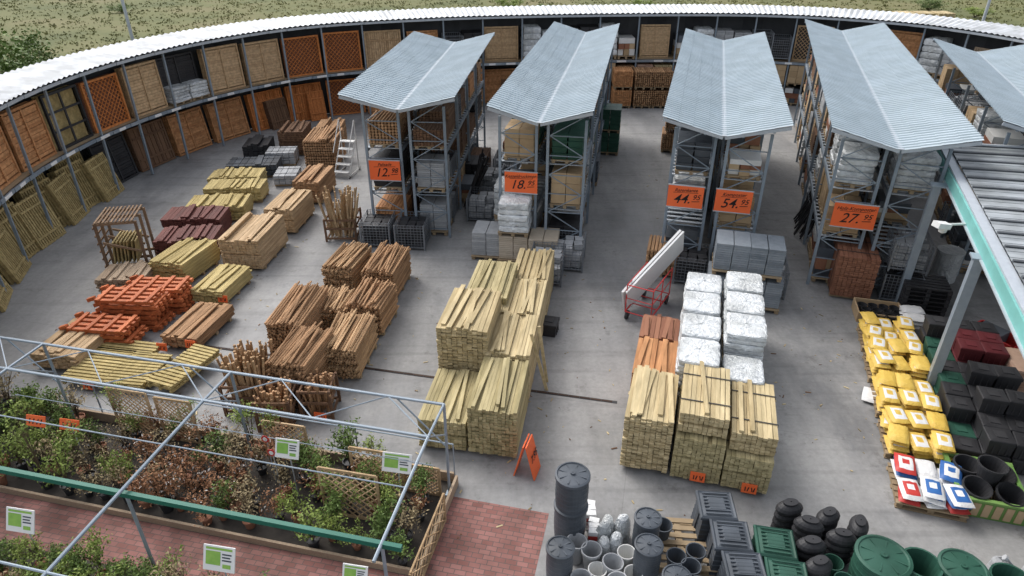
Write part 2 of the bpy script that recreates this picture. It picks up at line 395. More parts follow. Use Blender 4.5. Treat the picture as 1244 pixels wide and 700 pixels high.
def poles(mat,lab):
    def fn(mb):
        for z in range(8):
            for x in range(9): mb.rod((-.44+x*.11,-.56+R.uniform(-.04,.04),.19+z*.1),(-.44+x*.11,.56,.19+z*.1),.05,6)
    return gl(lab,name="pole_bundle")(fn,[mat])
def boxes(mat,lab):
    def fn(mb):
        for z in range(4):
            for x in range(2):
                for y in range(2):
                    c=(-.24+x*.48,-.27+y*.54,.14+z*.24)
                    mb.lathe([(.30,0),(.325,.2),(.34,.2),(.34,.235),(.02,.235)],4,c,0,R.random(),rot=math.pi/4,sx=.98,sy=1.1)
    return gl(lab,name="crate_pallet_load")(fn,[mat])
def mixed():
    def fn(mb):
        z=.14
        for k in range(3):
            h=R.uniform(.2,.34);n=R.choice([1,2,3])
            for q in range(n): mb.box((-.45+.9*(q+.5)/n,R.uniform(-.04,.04),z+h/2),(.9/n*.95,R.uniform(.8,1.05),h*.96),rz=R.uniform(-3,3),mat=R.choice([0,1,2,3]))
            z+=h
    return gl("pallet with mixed dark and pale boxed goods",name="mixed_pallet_load")(fn,[m_card,m_dkgrey,m_wht2,w_rbrown])
def cage(fill,lab):
    def b():
        mb=MB();w,l,h=.96,1.12,.95
        for x in(-w/2,w/2):
            for y in(-l/2,l/2): mb.box((x,y,h/2),(.045,.045,h),mat=0)
        for k in range(9):
            z=.12+(h-.12)*k/8
            for y in(-l/2,l/2): mb.box((0,y,z),(w,.014,.014),mat=0)
            for x in(-w/2,w/2): mb.box((x,0,z),(.014,l,.014),mat=0)
        for k in range(1,9):
            x=-w/2+w*k/9;y=-l/2+l*k/9
            for yy in(-l/2,l/2): mb.box((x,yy,h/2+.05),(.012,.012,h-.1),mat=0)
            for xx in(-w/2,w/2): mb.box((xx,y,h/2+.05),(.012,.012,h-.1),mat=0)
        mb.box((0,0,.1),(w,l,.03),mat=0)
        o=ob("wire_mesh_cage",mb,[m_mesh],label=lab,cat="wire cage",group="wire mesh cages in the yard")
        mb=MB()
        for z in range(3):
            for x in range(3):
                for y in range(3):
                    if z==2 and R.random()<.3: continue
                    mb.box((-.29+x*.29,-.34+y*.34,.13+.12+z*.23),(.26,.31,.2),rz=R.uniform(-12,12),ry=R.uniform(-5,5))
        ob("cage_contents",mb,[fill],parent=o);return o
    return b
GOODS={'film':film_pallet,'carton':carton,'slab':slabs,'bslab':lambda:slabs(m_bslab,"pallet of blue-grey slabs"),'sand':lambda:slabs(m_sand,"pallet of sand-coloured stone slabs"),'mix':mixed,
 'bund':lambda:bundle(w_pale,"bundle of pale squared timber on a pallet"),'bundb':lambda:bundle(w_orb,"bundle of orange-brown decking boards"),
 'pole':lambda:poles(w_brown,"bundle of brown round poles on a pallet"),'blk':lambda:boxes(m_blk,"pallet of stacked black plastic crates"),
 'grn':lambda:boxes(m_dgreen,"pallet of stacked dark green plastic crates"),'lgn':lambda:boxes(m_lgreen,"pallet of bright green cartons"),
 'grey':lambda:boxes(m_dkgrey,"pallet of dark grey plastic boxes"),'dark':lambda:bundle(w_dbrown,"bundle of dark brown boards on a pallet"),
 'cage':cage(m_slab,"wire mesh cage with grey goods"),'cagek':cage(m_blk,"wire mesh cage full of black goods"),'brick':lambda:slabs(m_brick,"pallet of stacked clay paving bricks")}
def good(k,x,y,z,rz,label=None,scale=None): return place((k,R.randrange(4 if k in('film','mix') else 2)),GOODS[k],(x,y,z),rz,0,label,scale)
up=['ob','ob','ob','tb','ob','ob','kc','ol','tb','D','tb','tb','ol','ol','tv','ob','K','tb','F','K','F','tb','F','F','K','tl','kc','ob','F','gv','F','F','ob','F','tv','kb','F','tb','F','ob','F','tb']
lo=['ys','ys','ys','ys','ys','ys','ys','kb','kv','ob','ob','ov','ov','ol','ov','ob','B','ob','ov','G','B','B','ob','tv','B','B','G','ob','B','B','G','B','F','B','kb','B','B','G','B','B','B']
for i in range(NBAY):
    s=(i+.5)*BAY;u=up[i%len(up)];l=lo[i%len(lo)]
    if u in PK: put_panel(u,s,.42 if i<15 else .25,2.29,-3,R.uniform(.95,1) if i<15 else R.uniform(.8,.97),R.uniform(.96,1.04) if i<15 else R.uniform(.82,1.0),twist=R.uniform(-1.5,1.5))
    elif u=='D':
        put_panel('kb',s,.1,2.29,-3,1,1)
        for d in(-.5,.5):
            x,y,a=W(s+d,.05);good('film',x,y,2.29,a,scale=(.98,.9,.6))
    else:
        ch=['film','film','slab','mix'] if u=='F' else ['cagek','grey','dark','blk']
        x,y,a=W(s-.5,.05);good(R.choice(ch),x,y,2.29,a,scale=(.98,1,1.45))
        x,y,a=W(s+.5,.05);good(R.choice(ch),x,y,2.29,a,scale=(.98,1,R.uniform(1,1.5)))
    if l in PK:
        put_panel(l,s+R.uniform(-.05,.05),.1,0.02,-9,1 if l!='ys' else .75,.95,twist=R.uniform(-3,3))
        if l in('ob','ov') and R.random()<.7: put_panel(R.choice(['ov','kv','ob']),s+R.uniform(-.6,.6),.48,0.02,-14,R.uniform(.4,.6),R.uniform(.7,.9),twist=R.uniform(-6,6))
        if l=='ys':
            put_panel(l,s+R.uniform(.4,.8),.75,0.02,-16,.7,.85,twist=R.uniform(-10,10))
            put_panel(l,s-R.uniform(.3,.5),.5,0.02,-14,.75,.9,twist=R.uniform(-8,8))
    else:
        ks={'F':['film','film'],'B':['bundb','pole','dark','bund','brick','carton','mix'],'G':['cagek','grey','blk']}[l]
        for d in(-.5,.5):
            x,y,a=W(s+d,.15);good(R.choice(ks),x,y,0,a,scale=(.95,1,1))
            if R.random()<.75: good(R.choice(ks),x,y,1.06,a,scale=(.95,1,.95))
for x,k in((5.9,'bundb'),(7.0,'pole'),(8.0,'pole')):
    for z in(0,1.0): good(k,x,37.2,z,-2)
# ---------------------------------------------------------------- pallet racks
def text_mesh(body,size,shear=.25,off=.012):
    cu=bpy.data.curves.new("t",'FONT');cu.body=body;cu.size=size;cu.align_x='CENTER';cu.align_y='CENTER';cu.shear=shear;cu.offset=off*size;cu.extrude=.002;cu.resolution_u=3
    o=bpy.data.objects.new("t",cu);COL.objects.link(o)
    dg=bpy.context.evaluated_depsgraph_get();me=bpy.data.meshes.new_from_object(o.evaluated_get(dg))
    me.materials.clear();me.materials.append(m_ink);bpy.data.objects.remove(o);return me
def price_sign(x,y,z,rz,head,big,small,w=1.0,h=.66):
    mb=MB();mb.box((0,0,0),(w,.02,h),var=.5);mb.box((0,.0,h/2+.01),(w+.03,.03,.03),mat=1);mb.box((0,.0,-h/2-.01),(w+.03,.03,.03),mat=1)
    o=ob("price_sign",mb,[m_ored,m_galv],(x,y,z),rz,label="orange hand-lettered price sign hanging on a rack end",cat="price sign",group="large orange price signs")
    for body,sz,px,pz,nm in((head,.14,0,h*.30,"header_lettering"),(big,.40,-.10,-h*.12,"price_lettering"),(small,.22,.30,.0,"price_lettering")):
        t=ob(nm,text_mesh(body,sz,.35,0.004),loc=(px*w,-.014,pz),parent=o);t.rotation_euler=(rad(90),rad(-3),0)
    t=MB();t.box((.30*w,-.013,-.12),(.22,.006,.016),ry=-6);t.box((0,-.013,h*.19),(w*.7,.006,.01),ry=-2);ob("underline",t,[m_ink],parent=o)
def wing_roof(L,Wd):
    mb=MB()
    st=[];y=0;pitch=.20
    while y<L-pitch:
        st+=[(y,0,.70),(y+.11,0,.68),(y+.135,.032,.1),(y+.18,.032,.9)];y+=pitch  # rib shading painted into var: rising side dark, rib top light
    st.append((L,0,.1))
    for sx in(-1,1):
        for k,(f0,f1) in enumerate(((0,.26),(.25,.51),(.50,.76),(.75,1))):
            prev=None
            for i,(yy,zz,vv) in enumerate(st):
                z=zz+.010*k
                cur=[(sx*Wd/2*f0,yy,4.45+.4*f0+z),(sx*Wd/2*f1,yy,4.45+.4*f1+z)]
                if prev:
                    q=[prev[0],prev[1],cur[1],cur[0]]
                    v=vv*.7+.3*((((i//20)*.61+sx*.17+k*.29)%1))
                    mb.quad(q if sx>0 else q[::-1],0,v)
                prev=cur
    mb.box((0,L/2,4.465),(.14,L,.02),mat=1,var=.2)
    for sx in(-1,1):
        for yy in(.04,L-.04): mb.box((sx*Wd/4,yy,4.60),(Wd/2,.05,.09),ry=-sx*math.degrees(math.atan2(.4,Wd/2)),mat=1,var=.2)
        for xx in(.3,.75): mb.box((sx*Wd/2*xx,L/2,4.45+.4*xx-.09),(.06,L-.15,.10),mat=2,var=.4)
    return mb
fm=MB()
for x in(-.55,.55): fm.box((x,0,2.2),(.08,.07,4.4))
zz=.3;k=0
while zz<4.1:
    if k%2==0: fm.rod((-.5,0,zz),(.5,0,zz+.6),.018,4)
    else: fm.rod((.5,0,zz),(-.5,0,zz+.6),.018,4)
    fm.rod((-.5,0,zz),(.5,0,zz),.018,4);zz+=.6;k+=1
FRAME=fm.mesh("upright_frame",[m_steel])
def rack(x0,y0,head,L,Wd,palette,lab):
    root=ob("pallet_rack",None,loc=(x0,y0,0),rz=-head,label=lab,cat="pallet rack",group="rows of pallet racking with winged roofs")
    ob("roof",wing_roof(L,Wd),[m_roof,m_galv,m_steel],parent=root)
    nb=max(3,round((L-1.2)/2.6));bl=(L-1.2)/nb;h=rad(-head)
    def wl(lx,ly): return x0+lx*math.cos(h)-ly*math.sin(h), y0+lx*math.sin(h)+ly*math.cos(h)
    for j in range(nb+1):
        for sx in(-.72,.72): ob("upright_frame",FRAME,loc=(sx,.7+j*bl,0),parent=root)
    for sx in(-.72,.72):
        for z in(1.5,2.95):
            mb=MB();
            for xx in(-.55,.55): mb.box((xx,0,0),(.05,bl*nb,.12),mat=0,var=R.random())
            for q in range(int(bl*nb/.3)): mb.box((0,-bl*nb/2+.15+q*.3,.05),(1.04,.1,.02),mat=1)
            ob("load_beam",mb,[m_steel,m_galv],loc=(sx,.7+bl*nb/2,z),parent=root)
    for j in range(nb):
        for sx in(-.72,.72):
            for z in(0.02,1.57,3.02):
                kk=R.choice(palette)
                for d in(-.62,.62):
                    if R.random()<.10: continue
                    k2=kk if R.random()<.5 else R.choice(palette)
                    if k2=='lgn' and (z<3 or sx<0): k2='grey'
                    lx,ly=sx,.7+(j+.5)*bl+d*bl/2.6
                    X,Y=wl(lx,ly)
                    good(k2,X,Y,z,-head+R.choice([0,0,180])+R.uniform(-2,2),scale=(.98,1,R.uniform(.7,1.1) if z<3 else R.uniform(.6,.95)))
    return wl
w1=rack(-3.41,20.15,5.1,10.7,3.5,['bundb','dark','pole','slab','carton','cage','blk','cagek','mix'],"tall steel pallet rack under grey-blue winged roof, timber and cartons")
w2=rack(.76,18.8,10.5,14.6,3.0,['carton','film','slab','grn','cage','pole','blk','mix','mix'],"tall steel pallet rack under grey-blue winged roof beside cage pallets")
w3=rack(5.6,17.6,14.9,14.0,3.3,['film','lgn','cage','slab','grey','mix','carton','blk','mix'],"tall steel pallet rack under grey-blue winged roof, two price signs")
w4=rack(9.73,16.5,18.3,18.0,3.4,['blk','film','slab','dark','carton','mix','cage','mix'],"tall steel pallet rack under grey-blue winged roof beside red-brown boards")
w5=rack(14.4,17.0,20.6,12.5,3.4,['blk','film','slab','grey','carton','cage','mix'],"tall steel pallet rack under grey-blue winged roof near glazed canopy")
x,y=w1(-.7,.55);price_sign(x,y,2.35,-5.1,"Palisade","12.","98")
x,y=w2(-.6,.55);price_sign(x,y,2.45,-10.5,"Kesseldruckimpr.","18.","95")
x,y=w3(-.78,.55);price_sign(x,y,2.45,-14.9,"Rasenkante","44.","95")
x,y=w3(.55,.55);price_sign(x,y,2.45,-14.9,"Komposter","54.","95")
x,y=w4(-.55,.55);price_sign(x,y,2.35,-18.3,"Holz-Komposter","27.","95",1.1,.7)
# ---------------------------------------------------------------- timber stacks
def tag(x,y,z,rz):
    def b():
        mb=MB();mb.box((0,0,.0),(.28,.015,.20),rx=-12,var=.5)
        o=ob("price_tag",mb,[m_ored],label="small orange price tag fixed to a stack",cat="price tag",group="small orange price tags")
        t=MB();
        for q in(-.07,-.02,.05,.09): t.box((q,-.012,-.01),(.018,.004,.09),rx=-12,ry=R.uniform(-15,30))
        ob("handwriting",t,[m_ink],parent=o);return o
    place('tag',b,(x,y,z),rz)
def stack(x,y,rz,Wd,L,H,mat,lab,bw=.08,bh=.055,z0=0.0,mess=.012,round_=False,topmess=3,name="timber_stack",cat="timber stack",grp="timber stacks on the yard",straps=True):
    mb=MB();base=.1 if z0==0 else .03
    nx=max(1,int(Wd/bw));nz=max(1,int((H-base)/bh));bw=Wd/nx;bh=(H-base)/nz
    for k in range(nz):
        z=base+(k+.5)*bh
        lo_=R.uniform(-mess,mess)+(.05 if k==nz//2 else 0)
        for i in range(nx):
            xx=-Wd/2+(i+.5)*bw+R.uniform(-.004,.004)
            if k==nz-1 and R.random()<.12: continue
            j=R.uniform(-mess,mess)+lo_
            if round_:
                r=bw*.46
                mb.rod((xx,j,z),(xx+R.uniform(-.025,.025),L+j+R.uniform(-.06,.06),z+R.uniform(-.015,.015)),r,7)
            else:
                mb.box((xx,L/2+j,z),(bw*.92,L+R.uniform(-.03,.01),bh*.86),rz=R.uniform(-.25,.25))
    for t in range(topmess):
        xx=R.uniform(-Wd*.38,Wd*.38);zt=H+bh*.5+.004*t
        if round_: mb.rod((xx,R.uniform(-.12,.12),zt),(xx+R.uniform(-.16,.16),L+R.uniform(-.2,.12),zt+R.uniform(-.02,.05)),bw*R.uniform(.3,.46),7)
        else: mb.box((xx,L/2+R.uniform(-.08,.08),zt),(bw*.9,L*R.uniform(.85,1),bh*.8),rz=R.uniform(-6,6),rx=R.uniform(.1,.5))
    o=ob(name,mb,[mat],(x,y,z0),rz,label=lab,cat=cat,group=grp)
    mb=MB()
    for t in(.12,.5,.88): mb.box((0,L*t,base/2),(Wd*.98,.09,base-.004))
    ob("bearer",mb,[w_pal],parent=o)
    if straps and not round_ and topmess<=2:
        for t in(.25,.75):
            mb=MB()
            for sx in(-1,1): mb.box((sx*(Wd/2+.015),L*t,base+(H+.01-base)/2),(.006,.025,H+.01-base))
            mb.box((0,L*t,H+.012),(Wd+.036,.025,.006))
            ob("strap",mb,[m_blk],parent=o)
    return o
sl=.158
P="pale squared timber posts stacked high on the concrete"
for yf,L,H,nb_ in((10.35,1.78,1.25,3),(12.15,1.68,1.32,4),(13.85,1.72,1.3,4),(15.6,1.85,1.22,3)):
    stack(-.39+sl*(yf-10.4),yf,-9,1.0,L,H,w_pale if yf>11 else w_green,P,.075,.06,topmess=nb_,mess=.02)
stack(-1.43,10.55,-9,1.0,1.75,.8,w_green,"low stack of greenish square fence posts",.08,.06)
stack(-1.10,12.4,-9,1.15,1.8,1.8,w_pale,"tallest stack of pale timber boards on the yard",.11,.045,topmess=7,mess=.03)
stack(-.66,14.3,-9,1.05,1.9,1.5,w_green,P,.09,.055,topmess=3)
stack(2.60,9.95,-15.5,.93,1.6,1.36,w_pale,"pale board stack with loose boards fanned on top",.10,.04,topmess=8,mess=.03)
stack(3.54,9.65,-15.5,.93,1.65,1.10,w_green,"greenish square post stack with price tag",.08,.06,topmess=0)
stack(3.58,9.78,-15.5,.90,1.65,.48,w_pale,"light squared timber pack lying on a lower pack",.085,.06,z0=1.12,topmess=1)
stack(4.43,9.40,-15.5,.86,1.6,.90,w_green,"greenish square post stack with price tag",.08,.06,topmess=0)
stack(4.47,9.50,-15.5,.82,1.7,.45,w_pale,"light squared timber pack lying on a lower pack",.085,.06,z0=.92,topmess=2)
stack(3.0,11.65,-15.5,.90,1.4,1.15,w_orb,"orange-brown deck board stack beside wrapped pallets",.11,.045)
stack(3.40,13.15,-15.5,.90,.95,1.05,w_rbrown,"red-brown board stack behind orange boards",.11,.045)
stack(3.66,14.2,-15.5,.88,.5,.7,w_rbrown,"red-brown board stack behind orange boards",.11,.045)
tag(3.58,9.59,.25,-15);tag(4.51,9.34,.2,-15);tag(3.14,11.58,.6,-15)
for i in range(4):
    hx=.27*i;hy=.98*i
    for z in(0,.84): good('film',3.96+hx,11.85+hy,z,-15.5+R.uniform(-1,1),"silver-white film-wrapped slab pallet stacked two high",(.88,.84,.70))
    if i==0: good('film',4.84,11.5,0,-15.5,"grey-white film-wrapped pallet behind timber",(.86,.84,.8));good('film',4.84,11.5,.95,-14,"grey-white film-wrapped pallet behind timber",(.84,.8,.4))
    else:
        good('film',4.87+hx,11.6+hy,0,-15.5,"tall load wrapped in crumpled silver-white film",(.9,.85,.93)); good('film',4.87+hx,11.6+hy,1.1,-15.5+R.uniform(-2,2),"tall load wrapped in crumpled silver-white film",(.88,.84,R.uniform(.6,.72)))
PL="brown round fence poles piled in a cradle"
for x_,yf,L,H,mm in((-5.5,13.7,1.9,1.1,w_brown),(-4.95,12.0,1.5,1.15,w_brown),(-4.05,12.9,1.6,.9,w_brown2),(-3.8,14.8,1.3,.95,w_brown),(-4.75,14.9,1.1,.75,w_brown2),(-4.95,16.9,1.5,.9,w_brown2),(-3.72,16.45,1.7,1.0,w_brown)):
    stack(x_,yf,-8+R.uniform(-4,4),.92,L,H,mm,PL,.065,.065,round_=True,topmess=12,name="pole_stack",cat="pole stack",grp="brown pole stacks",mess=.05)
def standing(x,y,n,h,spread,mat,lab,wd=.9):
    mb=MB()
    for i in range(n):
        a=R.uniform(-wd/2,wd/2);b=R.uniform(-wd/2,wd/2)
        mb.rod((a*.8,b*.8,.1),(a+R.uniform(-spread,spread),b+R.uniform(-spread,spread),h*R.uniform(.75,1)),R.uniform(.022,.032),6)
    o=ob("pole_bundle",mb,[mat],(x,y,0),0,label=lab,cat="pole bundle",group="upright bundles of poles")
    mb=MB()
    for z in(.1,.45,.75):
        for s in(-1,1): mb.box((0,s*wd*.52,z),(wd*1.1,.04,.06));mb.box((s*wd*.52,0,z),(.04,wd*.98,.055))
    for s in(-1,1):
        for t in(-1,1): mb.box((s*wd*.55,t*wd*.55,.4),(.06,.06,.8))
    ob("cradle",mb,[w_dbrown],parent=o)
standing(-5.65,20.9,70,1.7,.3,w_tan,"upright bundle of splayed light brown poles in a cradle")
standing(-5.85,12.15,110,1.45,.10,w_brown2,"upright bundle of thin brown poles in a cradle",.85)
standing(-5.05,11.5,80,1.0,.09,w_brown,"upright bundle of thin brown poles in a cradle",.65)
standing(-4.25,11.85,60,.95,.10,w_brown,"upright bundle of thin brown poles in a cradle",.6)
# left columns
stack(-8.2,18.35,-6,1.25,2.0,1.05,w_tan,"tan timber frames stacked on pallets",.10,.06)
stack(-7.8,20.95,-6,1.0,1.85,.9,w_tan,"tan timber boards stacked on bearers",.10,.055)
stack(-7.55,23.5,-5,1.0,1.8,.9,w_brown,"tan-brown timber boards stacked on bearers",.10,.055)
stack(-7.9,27.0,0,1.3,1.9,1.3,w_brown,"brown round poles heaped on a pallet",.1,.1,round_=True,topmess=8)
stack(-9.6,28.9,2,1.1,1.6,1.1,w_dbrown,"dark brown posts stacked near the rack",.1,.08)
stack(-8.2,29.6,2,1.1,1.6,1.0,w_brown,"brown posts stacked near the rack",.1,.08)
stack(-11.0,28.3,6,1.1,1.3,.7,m_blk,"black panels stacked near the shed",.2,.06)
stack(-10.5,26.2,5,2.0,1.1,.55,m_dkgrey,"black and grey panels lying in a low stack",.25,.05,topmess=1)
stack(-9.75,27.6,5,1.2,.9,.6,m_slab,"silver-grey edging packs in a low stack",.2,.05,topmess=0)
stack(-8.9,25.3,5,.9,1.1,.45,m_slab,"silver-grey edging packs in a low stack",.2,.05,topmess=0)
for (x,y,r,w_,l_,h_,m_,lb,b) in (
 (-10.75,24.9,4,2.0,1.0,.55,w_yell,"yellowish garden fence slats in a low stack",.12),
 (-10.35,23.6,2,2.1,1.0,.6,w_yell,"yellowish garden fence slats in a low stack",.12),
 (-10.35,21.9,5,2.0,1.2,.6,w_yell,"yellowish garden fence slats in a low stack",.12),
 (-10.6,20.55,3,1.9,1.1,.75,w_purp,"dark maroon-brown fence elements in a stack",.13),
 (-10.15,18.95,5,1.8,1.1,.75,w_purp,"dark maroon-brown fence elements in a stack",.13),
 (-10.05,17.45,-14,1.1,1.7,.75,w_yell,"yellow-green pales stacked on bearers",.11),
 (-11.2,16.95,3,1.35,1.0,.5,w_grey,"weathered grey-brown boards in a low stack",.12),
 (-8.45,16.3,-10,.95,1.55,.5,w_yell,"yellowish boards in a low stack with price tag",.11),
 (-8.35,14.15,-11,1.0,1.7,.4,w_brown,"brown timber panels in a low stack with price tag",.13),
 (-10.95,13.25,-8,1.2,1.5,.5,w_tan,"tan timber boards in a low stack",.13),
 ): stack(x,y,r,w_,l_,h_,m_,lb,b,.05,topmess=5,mess=.03)
tag(-8.0,16.2,.3,-10);tag(-8.0,14.0,.3,-11);tag(-7.9,12.5,.2,-10);tag(-8.7,13.95,.25,-10);tag(-9.8,12.55,.15,-10);tag(-4.15,11.4,.2,-10)
def slatpal(x,y,rz,w,l,lab,rx=0,z=.0):
    mb=MB();n=int(l/.11)
    for q in range(2):
        for i in range(n): mb.box((R.uniform(-.02,.02),(i+.5)*l/n,.16+q*.1),(w,l/n*.62,.03))
        for xx in(-w*.42,0,w*.42): mb.box((xx,l/2,.115+q*.1),(.07,l,.05))
    ob("slatted_panel",mb,[w_yell],(x,y,z),rz,rx=rx,label=lab,cat="slatted panel",group="slatted timber panels on the ground")
slatpal(-10.0,12.6,-10,1.1,1.3,"yellow slatted timber panels lying flat");slatpal(-8.95,12.45,-8,1.0,1.25,"yellow slatted timber panels lying flat")
slatpal(-8.05,12.35,-20,.75,1.6,"yellow slatted panel tilted on its side",z=.08);slatpal(-9.6,13.75,-10,1.6,.5,"yellow slatted timber panels lying flat")
def orange_stack(x,y,n,rz):
    mb=MB()
    for k in range(n):
        z=.12+k*.15
        dx=R.uniform(-.12,.12)
        for yy in(0,.2,.40,.60): mb.box((dx+R.uniform(-.03,.03),yy,z),(1.55,.10,.09))
        for xx in(-.65,-.2,.25,.65): mb.box((xx+dx,.3,z+.065),(.10,.78,.04))
        for yy in(0,.6): mb.box((dx-.84,yy,z+.05),(.22,.10,.09),ry=-20)
    mb.box((-.6,.28,.04),(.1,.7,.08));mb.box((.6,.28,.04),(.1,.7,.08))
    ob("pergola_frame_stack",mb,[w_or],(x,y,0),rz,label="red-orange stained garden timber frames stacked up",cat="garden timber",group="red-orange garden timber stacks")
orange_stack(-10.0,15.1,6,-4);orange_stack(-10.35,14.2,4,-6);orange_stack(-9.75,15.95,5,-2)
mb=MB()
for q in(0,.5,1.0):
    for xx in(-.55,.55): mb.box((xx,q,.85),(.07,.07,1.7))
    mb.box((0,q,1.665),(1.02,.06,.07));mb.box((0,q,.3),(1.02,.06,.07));mb.box((0,q,.9),(1.02,.05,.06),ry=20)
for i in range(10): mb.box((-.5+i*.11,.5,1.75),(.05,1.2,.03))
for i in range(6): mb.box((-.62,.5,.3+i*.25),(.03,1.05,.05))
for i in range(7): mb.box((-.3+i*.1,.5,.68),(.04,.85,.7),rz=R.uniform(-4,4),ry=8,mat=1)
ob("wooden_rack_stand",mb,[pm("brown_stand_timber",(.13,.08,.05),(.28,.19,.12),.85,4,stretch=ST),w_slat],(-11.6,18.2,0),12,label="open brown wooden frame stand among fence stacks",cat="wooden stand")
mb=MB()
for i in range(5): mb.box((0,.1+i*.22,.25+i*.25),(.6,.24,.03))
for s in(-.32,.32):
    mb.rod((s,0,0.05),(s,1.1,1.35),.025);mb.rod((s,1.1,.05),(s,1.1,2.1),.025);mb.rod((s,.2,1.0),(s,1.1,2.1),.02);mb.rod((s,.0,.08),(s,1.2,.08),.025)
    for yy in(.05,1.15): mb.rod((s-.02,yy,.06),(s+.02,yy,.06),.06,10,mat=1)
ob("mobile_steps",mb,[m_wht2,m_blk],(-6.9,26.2,0),-10,label="white mobile warehouse steps beside the rack",cat="steps")
for k,x,y,z,r in(('cagek',-4.4,20.5,0,-3),('cagek',-3.25,20.3,0,-4),('cage',-1.05,22.5,0,-5),('cage',-.85,25.0,0,-8),
  ('slab',-.75,19.6,0,-8),('sand',.1,19.35,0,-8),('film',.1,19.35,.95,-8),('sand',-.05,20.6,.0,-9),('film',-.05,20.6,.95,-8),('sand',1.0,19.1,0,-8),('cage',1.75,18.85,0,-9),('cage',1.05,18.0,0,-9),
  ('cagek',5.35,18.0,0,-15),('cage',6.4,17.6,0,-15),('cage',7.4,17.3,0,-15),('pole',4.6,18.5,0,-15),
  ('bslab',5.95,16.75,0,-15),('bslab',7.0,16.5,0,-15),('bslab',6.05,16.8,.98,-15),('bslab',6.9,16.55,.98,-15),
  ('cagek',11.0,16.95,0,-18),('cage',11.0,16.95,.98,-18),('pole',7.2,29.9,0,-12),('pole',7.3,29.9,.95,-12),('grn',4.3,29.6,0,-10),('grn',4.3,29.6,1,-10),('grey',3.0,26,0,-10),('cage',-.2,26.6,0,-8),('cagek',-2.0,28,0,-5),
  ('mix',-1.7,24.2,0,-5),('blk',-1.5,25.6,0,-5),('mix',.1,28.2,0,-9),('dark',-1.4,27.0,0,-5),('mix',12.2,24.5,0,-19),('film',16.3,24.0,0,-20),('mix',15.6,22.3,0,-20)):
    good(k,x,y,z,r,scale=(.98,.98,.92))
stack(9.55,16.6,-18,1.05,1.5,1.35,w_rbrown,"red-brown board stack in front of the rack",.11,.06,topmess=0)
for (lx,ly,n_,k_) in((9.6,20.5,26,0),(-1.6,23.0,16,1)):
    mb=MB()
    for i in range(n_):
        a=i*.09;mb.rod((R.uniform(-.2,.2),a,.05),(.6+R.uniform(-.2,.1),a+R.uniform(-.2,.2),R.uniform(1.4,2.1)),.028,6)
    ob("leaning_post_row",mb,[m_blk],(lx,ly,0),(-18,-5 ,-15)[k_],label="row of dark metal posts leaning against a rack",cat="metal posts",group="dark posts leaning on racks")
mb=MB();mb.rod((0,0,.0),(0,0,.9),.35,20);mb.rod((0,0,.9),(0,0,.96),.37,20)
ob("wrapped_drum",mb,[m_film],(12.9,17.9,0),0,label="light grey cylindrical drum under the canopy",cat="drum")
mb=MB()
for s in(-.36,.36):
    mb.rod((s,0,.28),(s,1.5,.28),.02);mb.rod((s,0,.28),(s,0,1.1),.016);mb.rod((s,1.5,.28),(s,1.5,1.1),.016);mb.rod((s,.75,.28),(s,.75,1.1),.016)
    mb.rod((s,0,1.1),(s,1.5,1.1),.016);mb.rod((s,0,.7),(s,1.5,.7),.012)
for yy in(0,.5,1,1.5): mb.rod((-.36,yy,.28),(.36,yy,.28),.016)
mb.rod((-.36,0,1.1),(.36,0,1.1),.016);mb.rod((-.36,0,.7),(.36,0,.7),.012)
for s in(-.33,.33):
    for yy in(.1,1.4): mb.rod((s-.03,yy,.13),(s+.03,yy,.13),.13,12,mat=1)
ob("board_trolley",mb,[m_red,m_blk],(3.35,15.4,0),-30,label="red tubular sheet trolley carrying white boards",cat="trolley")
mb=MB();mb.box((0,0,0),(.06,2.5,.95),ry=14);mb.box((.10,0.03,.01),(.05,2.45,.9),ry=14)
o=ob("white_board",mb,[m_white],(3.85,16.5,1.05),-50,label="large white board leaning on the red trolley",cat="board",rx=0)
o.rotation_euler=(rad(27),0,rad(-50))
for x,y,a in((.62,12.6,14),(.72,12.9,8)):
    mb=MB();mb.box((0,0,.75),(.07,.03,1.6),ry=-a)
    ob("loose_board",mb,[w_pale],(x,y,0),-9,label="loose pale board leaning against the timber stack",cat="board",group="loose leaning boards")
mb=MB()
mb.box((0,-.12,.40),(.42,.025,.82),rx=-13);mb.box((0,.12,.40),(.42,.025,.82),rx=13)
o=ob("folding_sign",mb,[m_ored],(.30,10.0,0),72,label="orange folding price board standing beside timber",cat="folding sign")
t=ob("price_lettering",text_mesh("7.95",.2),loc=(0,-.143,.44),parent=o);t.rotation_euler=(rad(77),0,0)
def crate(mat,lab,grp="stacked plastic crates"):
    def b():
        mb=MB();w,l,h=.46,.42,.36
        mb.lathe([(.01,0),(.30,0),(.315,.05),(.31,.06),(.325,.28),(.345,.28),(.345,.345),(.325,.36),(.22,.37),(.01,.372)],4,rot=math.pi/4,sx=1.0,sy=.92,var=.35)
        mb.box((0,0,.375),(.2,.2,.02),var=.9)
        for s in(-1,1):
            for q in(-.12,0,.12): mb.box((q,s*.212,.15),(.02,.02,.24),var=.7,rx=s*4)
        return ob("plastic_crate",mb,[mat],label=lab,cat="plastic crate",group=grp)
    return b
KR={'k':(m_blk,"black lidded plastic stacking box"),'g':(m_dgreen,"dark green lidded plastic stacking box"),'m':(m_maroon,"maroon lidded plastic stacking box"),'y':(m_dkgrey,"dark grey lidded plastic stacking box")}
def put_crate(c,x,y,z,rz): place(('cr',c),crate(*KR[c]),(x,y,z),rz)
put_crate('k',.98,15.0,0,75)
